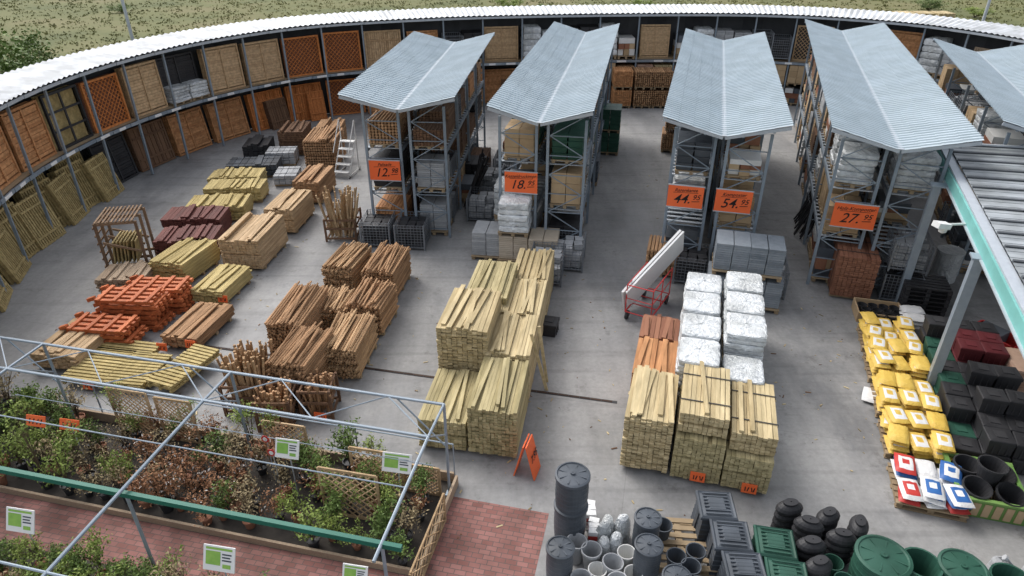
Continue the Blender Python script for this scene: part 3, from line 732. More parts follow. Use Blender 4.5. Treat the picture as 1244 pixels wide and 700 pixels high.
def sack(m1,m2,lab):
    def b():
        mb=MB();n,m=9,7;vs=[]
        for sgn in(1,-1):
            for i in range(n):
                for j in range(m):
                    u=-1+2*i/(n-1);v=-1+2*j/(m-1)
                    hgt=.062*((1-u**6)*(1-v**6))**.5+R.uniform(-.009,.009)*(abs(u)<1 and abs(v)<1)
                    vs.append((u*.29*(1-.05*abs(v)),v*.19*(1-.05*abs(u)),.065+sgn*hgt))
        mb.v=[tuple(v) for v in vs]
        for s in(0,1):
            o=s*n*m
            for i in range(n-1):
                for j in range(m-1):
                    q=(o+i*m+j,o+(i+1)*m+j,o+(i+1)*m+j+1,o+i*m+j+1)
                    mb.f.append(list(q if s==0 else q[::-1]));mb.m.append(1 if (i in(1,2,5) and 1<=j<=4) or (i in(3,4) and j in(1,4)) else 0);mb.a.append(.5)
        return ob("filled_sack",mb,[m1,m2],label=lab,cat="sack",group="sacks piled on pallets",smooth=True)
    return b
SK={'y':(m_bagy,m_bagw,"plump yellow sack with a white print patch"),'Y':(m_bagy,m_bagy,"plump plain yellow sack"),'w':(m_bagw,m_bagr,"white sack with a red printed patch"),'b':(m_bagw,m_bagb,"white sack with a blue printed patch"),'r':(m_bagr,m_bagw,"red sack with a white printed patch"),'g':(m_bagw,m_bagw,"plain white filled sack"),'B':(m_bagb,m_bagw,"blue sack with a white printed patch")}
def put_sack(c,x,y,z,rz): place(('sk',c),sack(*SK[c]),(x,y,z),rz)
def loose_pallet(x,y,rz,z=0,lab="wooden pallet lying on the concrete"):
    def b():
        mb=MB()
        for i in range(7): mb.box((0,-.5+i*.166,.125),(1.2,.10,.022))
        for i in range(3): mb.box((0,-.5+i*.5,.012),(1.2,.10,.022))
        for xx in(-.53,0,.53): mb.box((xx,0,.068),(.11,1.05,.088))
        return ob("wooden_pallet",mb,[w_pal],label=lab,cat="pallet",group="wooden pallets")
    place('lp',b,(x,y,z),rz)
hd=17.5;ch,sh=math.cos(rad(-hd)),math.sin(rad(-hd))
def loc2(ox,oy,a,b): return ox+a*ch-b*sh, oy+a*sh+b*ch
for yc,lay,cs in((14.45,4,'yyyY'),(13.2,5,'yyY'),(11.95,4,'yyY'),(10.7,4,'yyyY'),(9.4,3,'wbrwbgB')):
    cx=7.5+(yc-9.6)*.316+.50
    loose_pallet(cx,yc,-hd)
    for k in range(lay):
        for i in range(6):
            if k==lay-1 and R.random()<.3: continue
            a=(-.39,0,.39)[i%3];b=(-.30,.30)[i//3]
            X,Y=loc2(cx,yc,a+R.uniform(-.04,.04),b+R.uniform(-.04,.04))
            put_sack(R.choice(cs),X,Y,.14+k*.105,-hd+90+R.uniform(-14,14))
for i in range(8):
    X,Y=loc2(10.5,15.1,R.uniform(-.15,.15),(i%2)*.42);put_sack('g',X,Y,.0+(i//2)*.11,-hd+R.uniform(-10,10))
put_sack('g',8.22,12.3,.0,60)
for r_ in range(10):
    for c_ in range(3):
        X,Y=loc2(9.20,10.4,c_*.50,r_*.46)
        col='k' if r_<6 else R.choice('gkg')
        if r_ in(6,7) and c_>=1: col='m'
        if r_ in(1,4) and c_==0: col='g'
        if r_==3 and c_==2: col='y'
        nst=[2,2,3,2,3,2,3,3,3,2][r_]-(c_==0)*R.choice([0,1])
        for k in range(nst): put_crate(col,X+R.uniform(-.02,.02),Y+R.uniform(-.02,.02),k*.355,-hd+R.uniform(-4,4))
for k in range(7):
    mb=MB()
    for i in range(6): mb.box((0,-.4+i*.16,.1),(1.1,.1,.025))
    for xx in(-.5,0,.5): mb.box((xx,0,.045),(.1,.95,.085))
    ob("plastic_pallet",mb,[m_blk],(11.3,16.2,k*.125),-hd+R.uniform(-1,1),label="black plastic pallet in a tall stack",cat="pallet",group="stack of black plastic pallets")
mb=MB()
for s in(-1,1): mb.box((0,s*.4,.15),(1.15,.03,.30));mb.box((s*.57,0,.15),(.03,.77,.30))
mb.box((0,0,.03),(1.1,.77,.04))
ob("open_carton_box",mb,[m_card],(9.95,15.75,0),-15,label="open brown box holding small black pots",cat="box")
def pot(mat,r,h,lab,name="plant_pot",grp="empty plant pots",key=None):
    def b():
        mb=MB();mb.lathe([(.01,.01),(r*.7,0),(r*.95,h*.9),(r*1.06,h*.9),(r*1.06,h),(r*.95,h),(r*.68,h*.2),(.01,h*.2)],20)
        return ob(name,mb,[mat],label=lab,cat="pot",group=grp)
    return b
for i in range(12):
    place('pk',pot(m_blk,.12,.26,"small dark plant pot in the box"),(9.55+(i%4)*.26,15.42+(i//4)*.24-(i%4)*.06,.06),0)
mb=MB()
for s in(-1,1): mb.box((0,s*.58,.20),(1.15,.04,.40),mat=0);mb.box((s*.555,0,.20),(.04,1.12,.40))
mb.box((0,0,.06),(1.05,1.1,.04),mat=1)
for s in(-1,1): mb.box((0,s*.58,.41),(1.22,.08,.04));mb.box((s*.56,0,.41),(.08,1.08,.04))
for s in(-1,1):
    for i in range(6): mb.box((-.45+i*.18,s*.605,.20),(.12,.02,.30),mat=1)
ob("green_pallet_bin",mb,[m_lgreen,m_card],(8.95,9.35,0),-16,label="low bright green bin holding black buckets",cat="pallet bin")
for i,(a,b) in enumerate(((-.27,.27),(.25,.3),(-.27,-.27),(.27,-.25),(0,0.0))):
    X,Y=loc2(8.95,9.35,a,b);place('bk',pot(m_blk,.24,.42,"black plastic bucket in the green bin","plastic_bucket","black buckets"),(X,Y,.1+(.3 if i>3 else 0)),0,rx=R.uniform(-20,20))
mb=MB();mb.box((0,0,.3),(.6,1.0,.05))
for s in(-.3,.3):
    mb.rod((s,-.5,.3),(s,-.75,1.0),.02);mb.box((s,0,.45),(.03,1.0,.28))
    for yy in(-.35,.35): mb.rod((s-.04,yy,.12),(s+.04,yy,.12),.12,12,mat=1)
mb.rod((-.3,-.75,1.0),(.3,-.75,1.0),.02);mb.box((0,.5,.45),(.56,.03,.28));mb.box((0,.1,.5),(.45,.6,.3),mat=2)
ob("hand_cart",mb,[m_red,m_blk,m_dkgrey],(12.0,14.1,0),30,label="red hand cart parked under the canopy",cat="cart")
good('brick',11.6,12.35,0,-15);good('brick',12.7,12.0,0,-15)
# ---------------------------------------------------------------- barrels
def barrel(r,h,mat,lab,key):
    def b():
        mb=MB();pr=[(.01,0.0),(r*.82,0)]
        for k in range(7):
            z=h*(k+.5)/7.5;rr=r*(.84+.16*math.sin(math.pi*min(1,(z/h)*.62+.12)))
            pr+= [(rr,z-.02),(rr*1.02,z),(rr,z+.02)]
        pr+=[(r*.98,h*.96),(r*1.04,h*.97),(r*1.04,h)]
        mb.lathe(pr,32)
        o=ob("rain_barrel",mb,[mat],label=lab,cat="rain barrel",group="rain barrels and water butts")
        mb=MB();mb.lathe([(r*1.07,h-.03),(r*1.07,h+.02),(r*.95,h+.035),(r*.9,h+.015),(r*.5,h+.03),(r*.15,h+.04),(.14*r,h+.07),(.01,h+.07)],32)
        for q in range(4): mb.box((0,0,h+.026+.001*q),(r*1.7,.02,.012),rz=q*45)
        ob("lid",mb,[mat],parent=o);return o
    return b
def bar(key,r,h,mat,x,y,z=0,lab=None): place(key,barrel(r,h,mat,lab or "x",key),(x,y,z),R.uniform(0,90))
bar('b1',.28,.85,m_dkgrey,1.02,8.35,0,"dark grey ribbed rain barrel");bar('b1',.28,.85,m_dkgrey,1.02,8.35,.70)
bar('b2',.22,.85,m_dkgrey,2.30,8.05,0,"slim dark grey water butt with lid");bar('b2',.22,.85,m_dkgrey,2.22,7.5,0)
bar('b2',.22,.85,m_dkgrey,.78,7.45,0);bar('b2',.22,.85,m_dkgrey,2.55,6.9,0)
bar('b3',.40,.8,m_dgreen,5.95,7.32,0,"wide dark green rain barrel with round lid");bar('b4',.34,.75,m_dgreen,7.15,7.15,0,"dark green rain barrel with round lid")
def opentub(r,h,mat,x,y,lab,key,grp="open tubs and pots",rx=0):
    place(key,pot(mat,r,h,lab,"open_tub",grp),(x,y,0),R.uniform(0,360),rx=rx)
opentub(.29,.75,m_dgreen,6.55,7.25,"dark green open water tub",'t1')
opentub(.29,.75,m_dgreen,7.8,6.95,"dark green open water tub",'t1')
opentub(.16,.45,m_dgreen,5.3,7.5,"small green open tub",'t2');opentub(.16,.45,m_dgreen,5.35,7.15,"small green open tub",'t2')
for x,y in((1.35,7.75),(1.62,7.5),(1.15,7.2),(.95,7.0),(1.75,7.15),(1.1,7.9)): opentub(.17,.45,m_slab,x,y,"light grey open planter pot",'t3',rx=R.uniform(-8,8))
for x,y in((1.95,7.05),(1.35,6.95),(1.62,6.85),(2.8,7.2),(1.1,6.75),(1.4,7.4),(1.95,7.75),(2.0,7.35)): opentub(.15,.38,m_wht2,x,y,"white planter pot on the concrete",'t4',rx=R.uniform(-8,8))
for x,y in((3.0,7.1),(2.95,7.45),(2.75,7.65),(3.1,7.75),(2.65,8.3)): opentub(.16,.42,m_dkgrey,x,y,"dark grey planter pot on the concrete",'t5')
for x,y in((1.6,8.2),(1.8,8.05),(1.58,7.95),(1.95,8.35),(1.7,8.4)):
    def tap():
        mb=MB();mb.lathe([(.17,0),(.16,.2),(.14,.4),(.10,.52),(.04,.56),(.01,.56)],14,sx=1,sy=.8)
        mb.v=[(a*(1+R.uniform(-.08,.08)),b*(1+R.uniform(-.08,.08)),c) for a,b,c in mb.v]
        return ob("wrapped_planter",mb,[m_film],label="grey tapered planter in clear wrap",cat="planter",group="wrapped planters")
    place('tap',tap,(x,y,0),R.uniform(0,90),scale=(1,1,R.uniform(.8,1.1)))
def composter(mat,lab,key,s=.31,h=.66):
    def b():
        mb=MB();pr=[(.01,0),(s*1.45,0)]
        for k in range(6):
            z=h*(k+.2)/6; rr=s*1.45-(s*.22)*k/6; pr+=[(rr,z),(rr-.015,z+.02),(rr-.015,z+.09)]
        pr+=[(s*1.2,h*.97)]
        mb.lathe(pr,4,rot=math.pi/4)
        for a in range(4): mb.box((math.cos(a*math.pi/2)*s*.93,math.sin(a*math.pi/2)*s*.93,h*.5),(.05,.12,h*.8),rz=a*90,ry=-6)
        o=ob("plastic_composter",mb,[mat],label=lab,cat="composter",group="plastic composters")
        mb=MB();mb.lathe([(s*1.45,h*.96),(s*1.45,h+.02),(s*1.32,h+.05),(s*1.2,h+.03),(s*.7,h+.05),(s*.6,h+.07),(.01,h+.07)],4,rot=math.pi/4)
        for q in range(7): mb.box((0,-s*.75+q*s*.25,h+.062),(s*1.4,.02,.02))
        ob("lid",mb,[mat],parent=o);return o
    return b
for k,mt,x,y,lb in(('c1',m_dkgrey,3.68,7.85,"dark grey square composter with ribbed lid"),('c1',m_dkgrey,3.6,8.5,None),('c1',m_dkgrey,3.72,7.2,None),('c2',m_dgreen,4.37,7.7,"dark green square composter with ribbed lid"),('c2',m_dgreen,4.35,7.05,None)):
    place(k,composter(mt,lb,k),(x,y,0),-8+R.uniform(-5,5))
def tallbin():
    mb=MB()
    pr=[(.01,0),(.15,0)]
    for k in range(4):
        z=.08+k*.15;pr+=[(.16,z),(.185,z+.05),(.185,z+.09),(.16,z+.14)]
    pr+=[(.13,.70),(.10,.72),(.10,.76),(.01,.765)]
    mb.lathe(pr,18,sx=1.35,sy=.85,var=.4)
    return ob("water_column_butt",mb,[m_blk],label="black ribbed moulded water butt",cat="water butt",group="black moulded water butts")
for x,y,r_ in((4.9,8.5,10),(5.1,8.12,-20),(5.5,8.3,30),(4.98,7.7,0),(5.55,7.85,-10),(4.95,7.3,20),(5.95,8.1,60)): place('wb',tallbin,(x,y,0),r_)
loose_pallet(2.95,8.15,-5)
def redpack():
    mb=MB()
    for z in range(4):
        for q in range(3): mb.box((0,-.12+q*.12,.06+z*.10),(.18,.11,.09),mat=(z*2+q*3+z*q)%3,rz=R.uniform(-10,10))
    return ob("packet_stack",mb,[m_bagw,m_bagr,m_film],label="red and white packets stacked beside barrels",cat="packets",group="red and white packet stacks")
for x,y in((1.42,8.7),(1.44,8.3)): place('rp',redpack,(x,y,0),R.uniform(-8,8))
for i in range(3): put_crate('k',8.3+.6*i,7.15,0,R.uniform(-10,10))
def can():
    mb=MB();mb.lathe([(.01,0),(.15,0),(.16,.1),(.14,.3),(.1,.34),(.01,.34)],14);mb.rod((.1,0,.1),(.4,0,.38),.02,6);mb.rod((-.12,0,.3),(0,0,.45),.015,6);mb.rod((0,0,.45),(.12,0,.32),.015,6);mb.rod((.4,0,.38),(.44,0,.4),.05,8)
    return ob("watering_can",mb,[m_slab],label="grey watering can standing on the ground",cat="watering can",group="grey watering cans")
for x,y in((8.3,7.15),(8.9,7.1),(8.2,7.6)): place('can',can,(x,y,.385 if y<7.3 else 0),R.uniform(0,360))
# ---------------------------------------------------------------- canopy on the right
ang=math.degrees(math.atan2(.934,.356));CX,CY=8.2,8.65
can_=ob("glazed_canopy",None,loc=(CX,CY,0),rz=ang,label="glazed steel canopy with teal edge fascia on steel posts",cat="canopy")
mb=MB();Lc=10.5
mb.box((Lc/2-1.5,0,3.72),(Lc+3,.10,.28));ob("fascia",mb,[m_teal],parent=can_)
mb=MB();mb.box((Lc/2-1.5,-.10,3.89),(Lc+3,.22,.05));mb.box((Lc/2-1.5,.07,3.57),(Lc+3,.06,.03));mb.box((Lc+.02,-4,4.15),(.1,8,.16),rx=-2.9);ob("gutter",mb,[m_galv],parent=can_)
mb=MB();n=20
for i in range(n):
    x0=-3+(Lc+3)*i/n;x1=-3+(Lc+3)*(i+1)/n
    for q in range(4):
        xa=x0+.05+(x1-x0-.1)*q/4;mb.box((xa+(x1-x0-.1)/8,-4.2,4.155+.008*(q%2)),((x1-x0-.1)/4,8.0,.02),rx=-2.9,var=R.random())
ob("glazing",mb,[m_poly],parent=can_)
mb=MB()
for i in range(n+1):
    x0=-3+(Lc+3)*i/n;mb.box((x0,-4.2,4.17),(.08,8.0,.07),rx=-2.9,var=R.random())
for j in range(4): mb.box((Lc/2-1.5,-1.2-2*j,3.93+.1*j),(Lc+3,.09,.14),var=.3)
ob("rafter",mb,[pm("dark_rafter",(.035,.04,.045),(.09,.10,.11),.6,3)],parent=can_)
def wloc(wx,wy):
    dx,dy=wx-CX,wy-CY;a=rad(ang);return dx*math.cos(a)+dy*math.sin(a),-dx*math.sin(a)+dy*math.cos(a)
for wx,wy in((10.85,16.4),(9.55,12.4)):
    mb=MB();mb.box((0,0,1.8),(.19,.19,3.5));mb.box((0,0,.02),(.34,.34,.04));mb.box((0.0,-.1,3.57),(.3,.5,.04));mb.rod((.14,0,.1),(.14,0,3.4),.035,8)
    a,b=wloc(wx,wy);ob("post",mb,[m_tube],loc=(a,b,0),parent=can_)
mb=MB();mb.rod((.2,0,0),(-.35,0,.05),.03,8);mb.box((-.45,0,.05),(.36,.2,.12),ry=12);mb.lathe([(.01,-.16),(.08,-.12),(.1,-.02),(.1,.03)],12,c=(-.38,0,0))
ob("flood_lamp",mb,[m_wht2],(9.95,13.9,3.6),15,label="white outdoor lamp fixed under the canopy edge",cat="lamp")
# ---------------------------------------------------------------- plant frame
fr=ob("plant_shelter_frame",None,loc=(*A0,0),rz=-12.9,label="grey tubular steel frame over potted plants",cat="steel frame")
mb=MB();XS=(-12.6,-8.4,-4.2,0)
mb.rod((-12.6,0,2.2),(0,0,2.2),.028,8);mb.rod((-12.6,-.85,2.2),(0,-.85,2.2),.028,8)
for i in range(12):
    x=-12.6+i*1.05;mb.rod((x,0 if i%2 else -.85,2.2),(x+1.05,-.85 if i%2 else 0,2.2),.012,6)
for x in XS: mb.rod((x,0,2.2),(x,-.85,2.2),.025,8);mb.rod((x,-.85,2.2),(x,-6.5 if x<0 else -3.2,2.0),.028,8)
mb.rod((-12.6,-1.9,2.1),(0,-1.9,2.1),.012,6);mb.rod((-12.6,-4.4,2.08),(-.0,-4.4,2.08),.02,6)
ob("roof_tube",mb,[m_tube],parent=fr)
for x in XS:
    for y,h in((0,2.2),(-2.9,1.98)):
        mb=MB();mb.rod((0,0,0),(0,0,h),.028,8);mb.box((0,0,.01),(.14,.14,.02));ob("post",mb,[m_tube],loc=(x,y,0),parent=fr)
for x in XS[1:]:
    mb=MB();mb.rod((x,0,1.2),(x-.9,0,2.2),.016,6);ob("brace",mb,[m_tube],parent=fr)
    mb=MB();mb.rod((x,0,1.5),(x,-.85,2.2),.016,6);ob("brace",mb,[m_tube],parent=fr)
mb=MB();mb.box((-6.5,-2.9,2.0),(13.6,.07,.09));ob("green_beam",mb,[m_tgreen],parent=fr)
mb=MB();mb.rod((-9,.35,.95),(0,.35,.95),.015,6);mb.rod((-9,-.5,1.2),(-0.1,-.5,1.2),.008,6)
for x in range(0,10,2): mb.rod((-x,.35,0),(-x,.35,.95),.015,6)
ob("bed_rail",mb,[m_tube],(*A0,0),-12.9,label="thin grey rail along the plant bed",cat="rail")
def bedloc(a,b):
    t=rad(-12.9);return A0[0]+a*math.cos(t)-b*math.sin(t),A0[1]+a*math.sin(t)+b*math.cos(t)
mb=MB();mb.box((-6.5,.32,.12),(13,.05,.24));mb.box((.07,-.78,.12),(.05,2.1,.24));mb.box((-6.5,-1.87,.07),(13,.05,.14))
ob("timber_edging",mb,[w_grey],(*A0,0),-12.9,label="low timber boards edging the plant bed",cat="edging")
def trel(x,y,rz,w,h,rx=0):
    mb=MB();mb.box((0,0,.03),(w,.03,.05));mb.box((0,0,h),(w,.03,.05))
    for s in(-1,1): mb.box((s*w/2,0,h/2),(.04,.04,h))
    n=7
    for i in range(-n*2,n*2):
        for sg in(1,-1):
            x0=-w/2+i*w/n;z0,z1=0.04,h-.04
            xa=x0 if sg>0 else -x0; xb=xa+sg*(h);dx=xb-xa
            ta=(-w/2-xa)/dx;tb=(w/2-xa)/dx
            t0=max(0,min(ta,tb));t1=min(1,max(ta,tb))
            if t1-t0>.05: mb.rod((xa+dx*t0,.01*sg,z0+(z1-z0)*t0),(xa+dx*t1,.01*sg,z0+(z1-z0)*t1),.013,4)
    ob("trellis_panel",mb,[w_tan],(x,y,0),rz,rx=rx,label="tan diamond trellis standing in the plant bed",cat="trellis",group="trellis panels in the plant bed")
x,y=bedloc(.12,-1.5);trel(x,y,77,1.7,.7)
for a,b,w_,h_ in((-1.55,-.95,1.1,1.15),(-1.3,-.3,1.0,1.1),(-6.9,.1,.9,1.2),(-5.9,.15,.8,1.1),(-.5,-.1,.7,.7),(-3.4,.1,.9,1.0)):
    x,y=bedloc(a,b);trel(x,y,-12,w_,h_)
def plant(kind,seed):
    def b():
        r=random.Random(seed);mb=MB()
        mats={'g':m_leaf,'l':m_leafl,'r':m_leafr,'d':m_leafd}[kind[0]]
        tall=kind.endswith('t')
        h=1.45 if tall else .68
        rt=ob("potted_shrub",None,label="x",cat="potted plant",group="potted shrubs in the plant bed")
        pb=MB();pb.lathe([(.01,.0),(.085,0),(.11,.17),(.125,.17),(.125,.20),(.11,.20),(.105,.16),(.01,.16)],12)
        ob("pot",pb,[m_blk if seed%3 else m_terra],parent=rt)
        st=MB();tips=[]
        for i in range(9 if not tall else 5):
            a=r.uniform(0,6.28);q=r.uniform(.04,.32 if not tall else .2);tp=(math.cos(a)*q,math.sin(a)*q,.2+h*r.uniform(.45,1))
            md=(tp[0]*.4,tp[1]*.4,.2+(tp[2]-.2)*.5)
            st.rod((0,0,.15),md,.010,5,r2=.007);st.rod(md,tp,.007,5,r2=.003);tips+= [tp,((tp[0]+md[0])/2,(tp[1]+md[1])/2,(tp[2]+md[2])/2)]
            if i%2: tips.append(md)
            for k in range(3):
                e=(tp[0]+r.uniform(-.14,.14),tp[1]+r.uniform(-.14,.14),tp[2]-r.uniform(-.1,.2));st.rod(md,e,.005,4,r2=.002);tips.append(e)
        ob("stems",st,[m_bark],parent=rt)
        dens={'g':13,'l':11,'r':8,'d':5}[kind[0]]
        for tp in tips:
            cv=r.uniform(0,1)
            for k in range(dens):
                c=Vector(tp)+Vector((r.gauss(0,.05),r.gauss(0,.05),r.gauss(0,.055)))
                s=r.uniform(.013,.028);n=Vector((r.gauss(0,1),r.gauss(0,1),r.gauss(.6,1))).normalized();a=n.orthogonal().normalized();a.rotate(Matrix.Rotation(r.uniform(0,6.28),3,n));bb=n.cross(a)
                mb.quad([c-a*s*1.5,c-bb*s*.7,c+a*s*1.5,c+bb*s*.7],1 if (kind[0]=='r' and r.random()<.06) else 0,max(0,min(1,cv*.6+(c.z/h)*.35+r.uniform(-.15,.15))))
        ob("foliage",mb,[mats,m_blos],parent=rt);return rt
    return b
LB={'g':"bushy dark green shrub in a pot",'l':"fresh light green shrub in a pot",'r':"russet-leaved shrub in a pot",'d':"sparse dry-leaved plant in a pot"}
def put_plant(kind,v,x,y,s): place(('pl',kind,v),plant(kind,len(kind)*5+ord(kind[0])+v*4),(x,y,.01),R.uniform(0,360),0,LB[kind[0]],(s,s,s*R.uniform(.8,1.25)))
for row,b in enumerate((.08,-.38,-.82,-1.25,-1.62)):
    for i in range(29):
        a=-12.4+i*.43+R.uniform(-.12,.12)
        if R.random()<.18: continue
        xx,yy=bedloc(a,b+R.uniform(-.13,.13))
        kinds=['g','l','l','d','g','d'] if a<-6.5 else (['r','d','d','g','l','r','d'] if a<-2.6 else ['g','l','g','l','d','r'])
        k=R.choice(kinds)
        if (row==0 and R.random()<.35) or (a<-7 and R.random()<.15): k='lt'
        put_plant(k,R.randrange(3),xx,yy,R.uniform(.65,1.15))
for row,b in enumerate((-3.1,-3.5,-3.9,-4.3)):
    for i in range(26):
        a=-11.5+i*.43+R.uniform(-.1,.1)
        if R.random()<.12: continue
        xx,yy=bedloc(a,b+R.uniform(-.1,.1));put_plant(R.choice(['g','l','l','g','d']),R.randrange(3),xx,yy,R.uniform(.65,1.0))
def info(x,y,z,rz,w,h,lab="white plant information board with a photo on a post",ora=False):
    mb=MB();mb.box((0,0,z),(w,.02,h),rx=-25,var=.5,mat=0)
    mb.rod((0,.03,0),(0,.03,z),.012,6,mat=1)
    o=ob("plant_sign",mb,[m_ored if ora else m_white,m_galv],(x,y,0),rz,label="orange price card on a stake in the bed" if ora else lab,cat="sign",group="plant bed signs")
    t=MB()
    if ora:
        for q in(-.3,-.1,.12,.3): t.box((q*w,-.015,z),(.02,.004,h*.5),rx=-25,ry=R.uniform(-10,25))
        ob("handwriting",t,[m_ink],parent=o)
    else:
        M=rad(-25)
        def pt(u,v): return (u*w,-.014+v*h*math.sin(-M)*1.0,z+v*h*math.cos(M))
        def patch(u0,u1,v0,v1,m): t.quad([pt(u0,v0),pt(u1,v0),pt(u1,v1),pt(u0,v1)],m,.5)
        patch(-.42,.05,-.25,.30,0);patch(-.42,.42,.36,.45,0);patch(.1,.40,.18,.24,2);patch(.1,.36,.06,.12,2);patch(.1,.40,-.06,0,2);patch(.12,.38,-.34,-.18,0)
        ob("printed_picture",t,[m_pict,m_bagr,m_dkgrey],parent=o)
for px_,py_,z_,w_,h_,o_ in ((-2.8,-.74,1.25,.46,.36,0),(-.79,-.49,1.1,.55,.36,0),(-6.33,-3.1,1.1,.52,.40,0),(-2.65,-3.1,1.2,.52,.40,0),(-.6,-2.75,1.0,.4,.28,0),(-8.13,-.95,1.05,.42,.22,1),(-7.4,-.9,1.05,.42,.22,1)):
    x,y=bedloc(px_,py_);info(x,y,z_,-10,w_,h_,ora=bool(o_))
def disc():
    mb=MB();mb.rod((0,.0,1.15),(0,-.01,1.15),.08,20);mb.rod((0,.03,0),(0,.03,1.1),.01,6,mat=1);mb.rod((0,-.012,1.15),(0,-.016,1.15),.045,16,mat=2)
    return ob("round_sign",mb,[m_red,m_galv,m_white],label="small round red sign on a stake",cat="sign",group="round red signs")
for a,b in((-3.4,-.5),(-3.1,-.8)):
    x,y=bedloc(a,b);place('disc',disc,(x,y,0),-12)
# ---------------------------------------------------------------- small litter on the concrete
mb=MB()
for i in range(650):
    x=R.uniform(-12,12);y=R.uniform(9.8,30)
    if R.random()<.6:
        cx,cy=R.choice(((-9.5,14),(-5,13.5),(-.5,12),(3.5,11.5),(8,12),(-8,19),(-10,22),(-4.5,17),(1,15),(9,16)));x=cx+R.gauss(0,1.3);y=cy+R.gauss(0,1.8)
    s=R.uniform(.015,.05)
    mb.box((x,y,.006),(s*R.uniform(.5,3),s*.6,.008),rz=R.uniform(0,180),mat=R.choice([0,0,1,2]))
ob("wood_litter",mb,[w_pale,w_dbrown,m_leafd],kind="stuff")
# ---------------------------------------------------------------- poles and field
for x,y,h,lab in((-17.5,33.0,9,"tall grey lamp post behind the curved shed"),(23.4,36,9,"tall grey lamp post behind the curved shed")):
    mb=MB();mb.rod((0,0,0),(0,0,h),.09,10,r2=.06)
    o=ob("street_lamp",mb,[m_galv],(x,y,0),0,label=lab,cat="street lamp",group="lamp posts behind the shed")
    mb=MB();mb.rod((0,0,h),(0,-.9,h+.15),.04,8);mb.box((0,-1.15,h+.17),(.25,.6,.1));ob("lamp_head",mb,[m_galv],parent=o)
for i in range(3):
    for k in range(4): good('bund',23.4+i*1.15,43.5,k*.98,0,"yellow timber crates standing behind the shed")
def shrub(seed,h,mat):
    def b():
        r=random.Random(seed)
        rt=ob("shrub",None,label="wild green shrub growing in the meadow",cat="shrub",group="wild shrubs in the meadow")
        st=MB();mb=MB();cl=[]
        for i in range(9):
            a=r.uniform(0,6.28);q=h*r.uniform(.1,.6);tp=Vector((math.cos(a)*q,math.sin(a)*q,h*r.uniform(.45,1)))
            st.rod((0,0,0),tp*.5,.05,5,r2=.03);st.rod(tp*.5,tp,.03,5,r2=.01);cl+=[tp,tp*.7]
            for k in range(3): cl.append(tp+Vector((r.gauss(0,.25),r.gauss(0,.25),r.gauss(0,.15)))*h*.6)
        ob("stems",st,[m_bark],parent=rt)
        for c0 in cl:
            cv=r.random()
            for k in range(60):
                c=c0+Vector((r.gauss(0,.1),r.gauss(0,.1),r.gauss(0,.09)))*h
                if c.z<.02: continue
                s=r.uniform(.03,.07)*(h/2)**.5;n=Vector((r.gauss(0,1),r.gauss(0,1),r.gauss(.5,1))).normalized();a=n.orthogonal().normalized();bb=n.cross(a)
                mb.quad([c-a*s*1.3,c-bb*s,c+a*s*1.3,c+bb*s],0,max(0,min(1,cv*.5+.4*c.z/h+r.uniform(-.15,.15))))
        ob("foliage",mb,[mat],parent=rt);return rt
    return b
for i in range(8):
    x=R.uniform(-45,48);y=R.uniform(55,90);s=R.uniform(.3,.6)
    place(('sh',i%2),shrub(i%2+5,2.2,[m_leaf,m_leafl][i%2]),(x,y,0),R.uniform(0,360),scale=(s*1.5,s*1.5,s*.7))
for x,y,s in((-25,28,1.3),(-27,31,1.5),(-24,33,1.0),(-29,35,1.6),(-22,26,1.0),(-31,29,1.4),(-26,37,1.0),(-33,40,1.5),(-21,23,1.0),(-24,24,1.2),(-29,41,1.1),(-36,45,1.5),(-21,29.5,.7),(-34,35,1.5),(-38,40,1.4)):
    place(('sh',0),shrub(5,2.2,m_leaf),(x,y,0),R.uniform(0,360),scale=(s*1.2,s*1.2,s))
mb=MB()
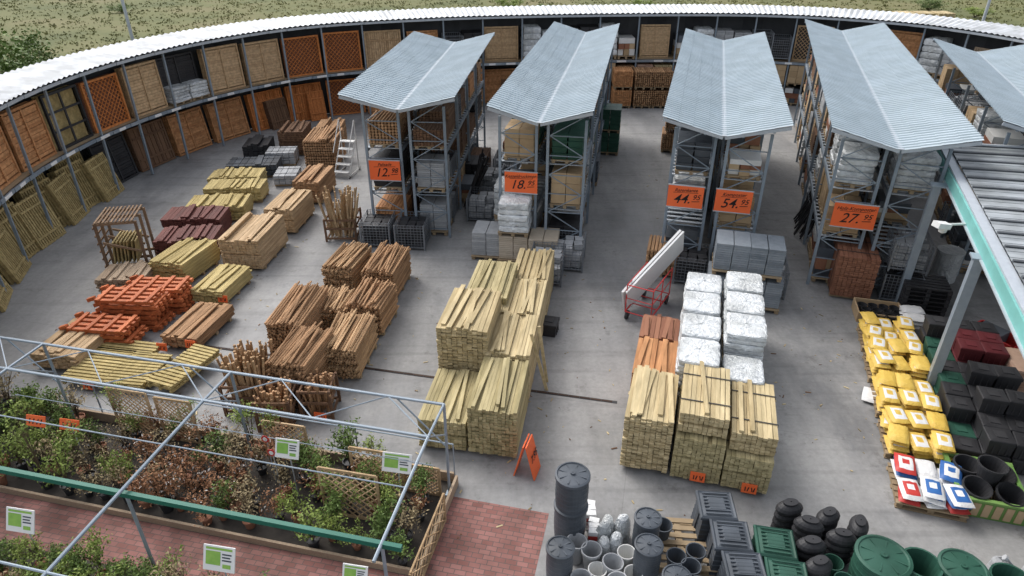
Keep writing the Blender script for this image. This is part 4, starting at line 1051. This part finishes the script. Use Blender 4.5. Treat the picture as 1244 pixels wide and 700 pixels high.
for i in range(13000):
    x=R.uniform(-60,60);y=R.uniform(22,95)
    if ((x-3.6)/21)**2+((y-22)/18.2)**2<1.02: continue
    v=.5+.25*math.sin(x*.15+1.5*math.sin(y*.11))*math.cos(y*.13)
    for k in range(3):
        a=R.uniform(0,6.28);h=R.uniform(.06,.18);w=R.uniform(.05,.11);dx,dy=math.cos(a)*w,math.sin(a)*w;ox,oy=R.uniform(-.3,.3),R.uniform(-.3,.3)
        mb.quad([(x-dx+ox,y-dy+oy,0),(x+dx+ox,y+dy+oy,0),(x+ox+R.uniform(-.15,.15),y+oy+R.uniform(-.15,.15),h)],0,min(1,max(0,v+R.uniform(-.15,.15))))
ob("meadow_grass",mb,[pm("grass_blades",(.08,.10,.03),(.17,.16,.065),.95,.2,aw=.7,nw=.3,spec=.1)],kind="stuff")
# ---------------------------------------------------------------- light, camera
w=bpy.data.worlds.new("World");sc.world=w;w.use_nodes=True;N=w.node_tree.nodes;L=w.node_tree.links
bg=N["Background"];sky=N.new("ShaderNodeTexSky");sky.sky_type='NISHITA';sky.sun_disc=False;sky.sun_elevation=rad(50);sky.sun_rotation=rad(-40);sky.air_density=1;sky.dust_density=4
hs=N.new("ShaderNodeHueSaturation");hs.inputs["Saturation"].default_value=.35;hs.inputs["Value"].default_value=1.75
L.new(sky.outputs[0],hs.inputs["Color"]);L.new(hs.outputs[0],bg.inputs[0]);bg.inputs[1].default_value=.15
sd=bpy.data.lights.new("sun",'SUN');sd.energy=.9;sd.angle=rad(30);sd.color=(1,.98,.95)
so=bpy.data.objects.new("sun",sd);COL.objects.link(so)
dirv=Vector((math.sin(rad(-40))*math.cos(rad(50)),math.cos(rad(-40))*math.cos(rad(50)),math.sin(rad(50))))
so.rotation_euler=dirv.to_track_quat('Z','Y').to_euler()
sc.view_settings.view_transform='Standard';sc.view_settings.look='None';sc.view_settings.exposure=0
cam=bpy.data.objects.new("camera",bpy.data.cameras.new("camera"));COL.objects.link(cam)
cam.location=(0,0,10);cam.rotation_euler=(rad(60),0,0);cam.data.lens=24;cam.data.sensor_width=36.0;cam.data.clip_end=3000
sc.camera=cam
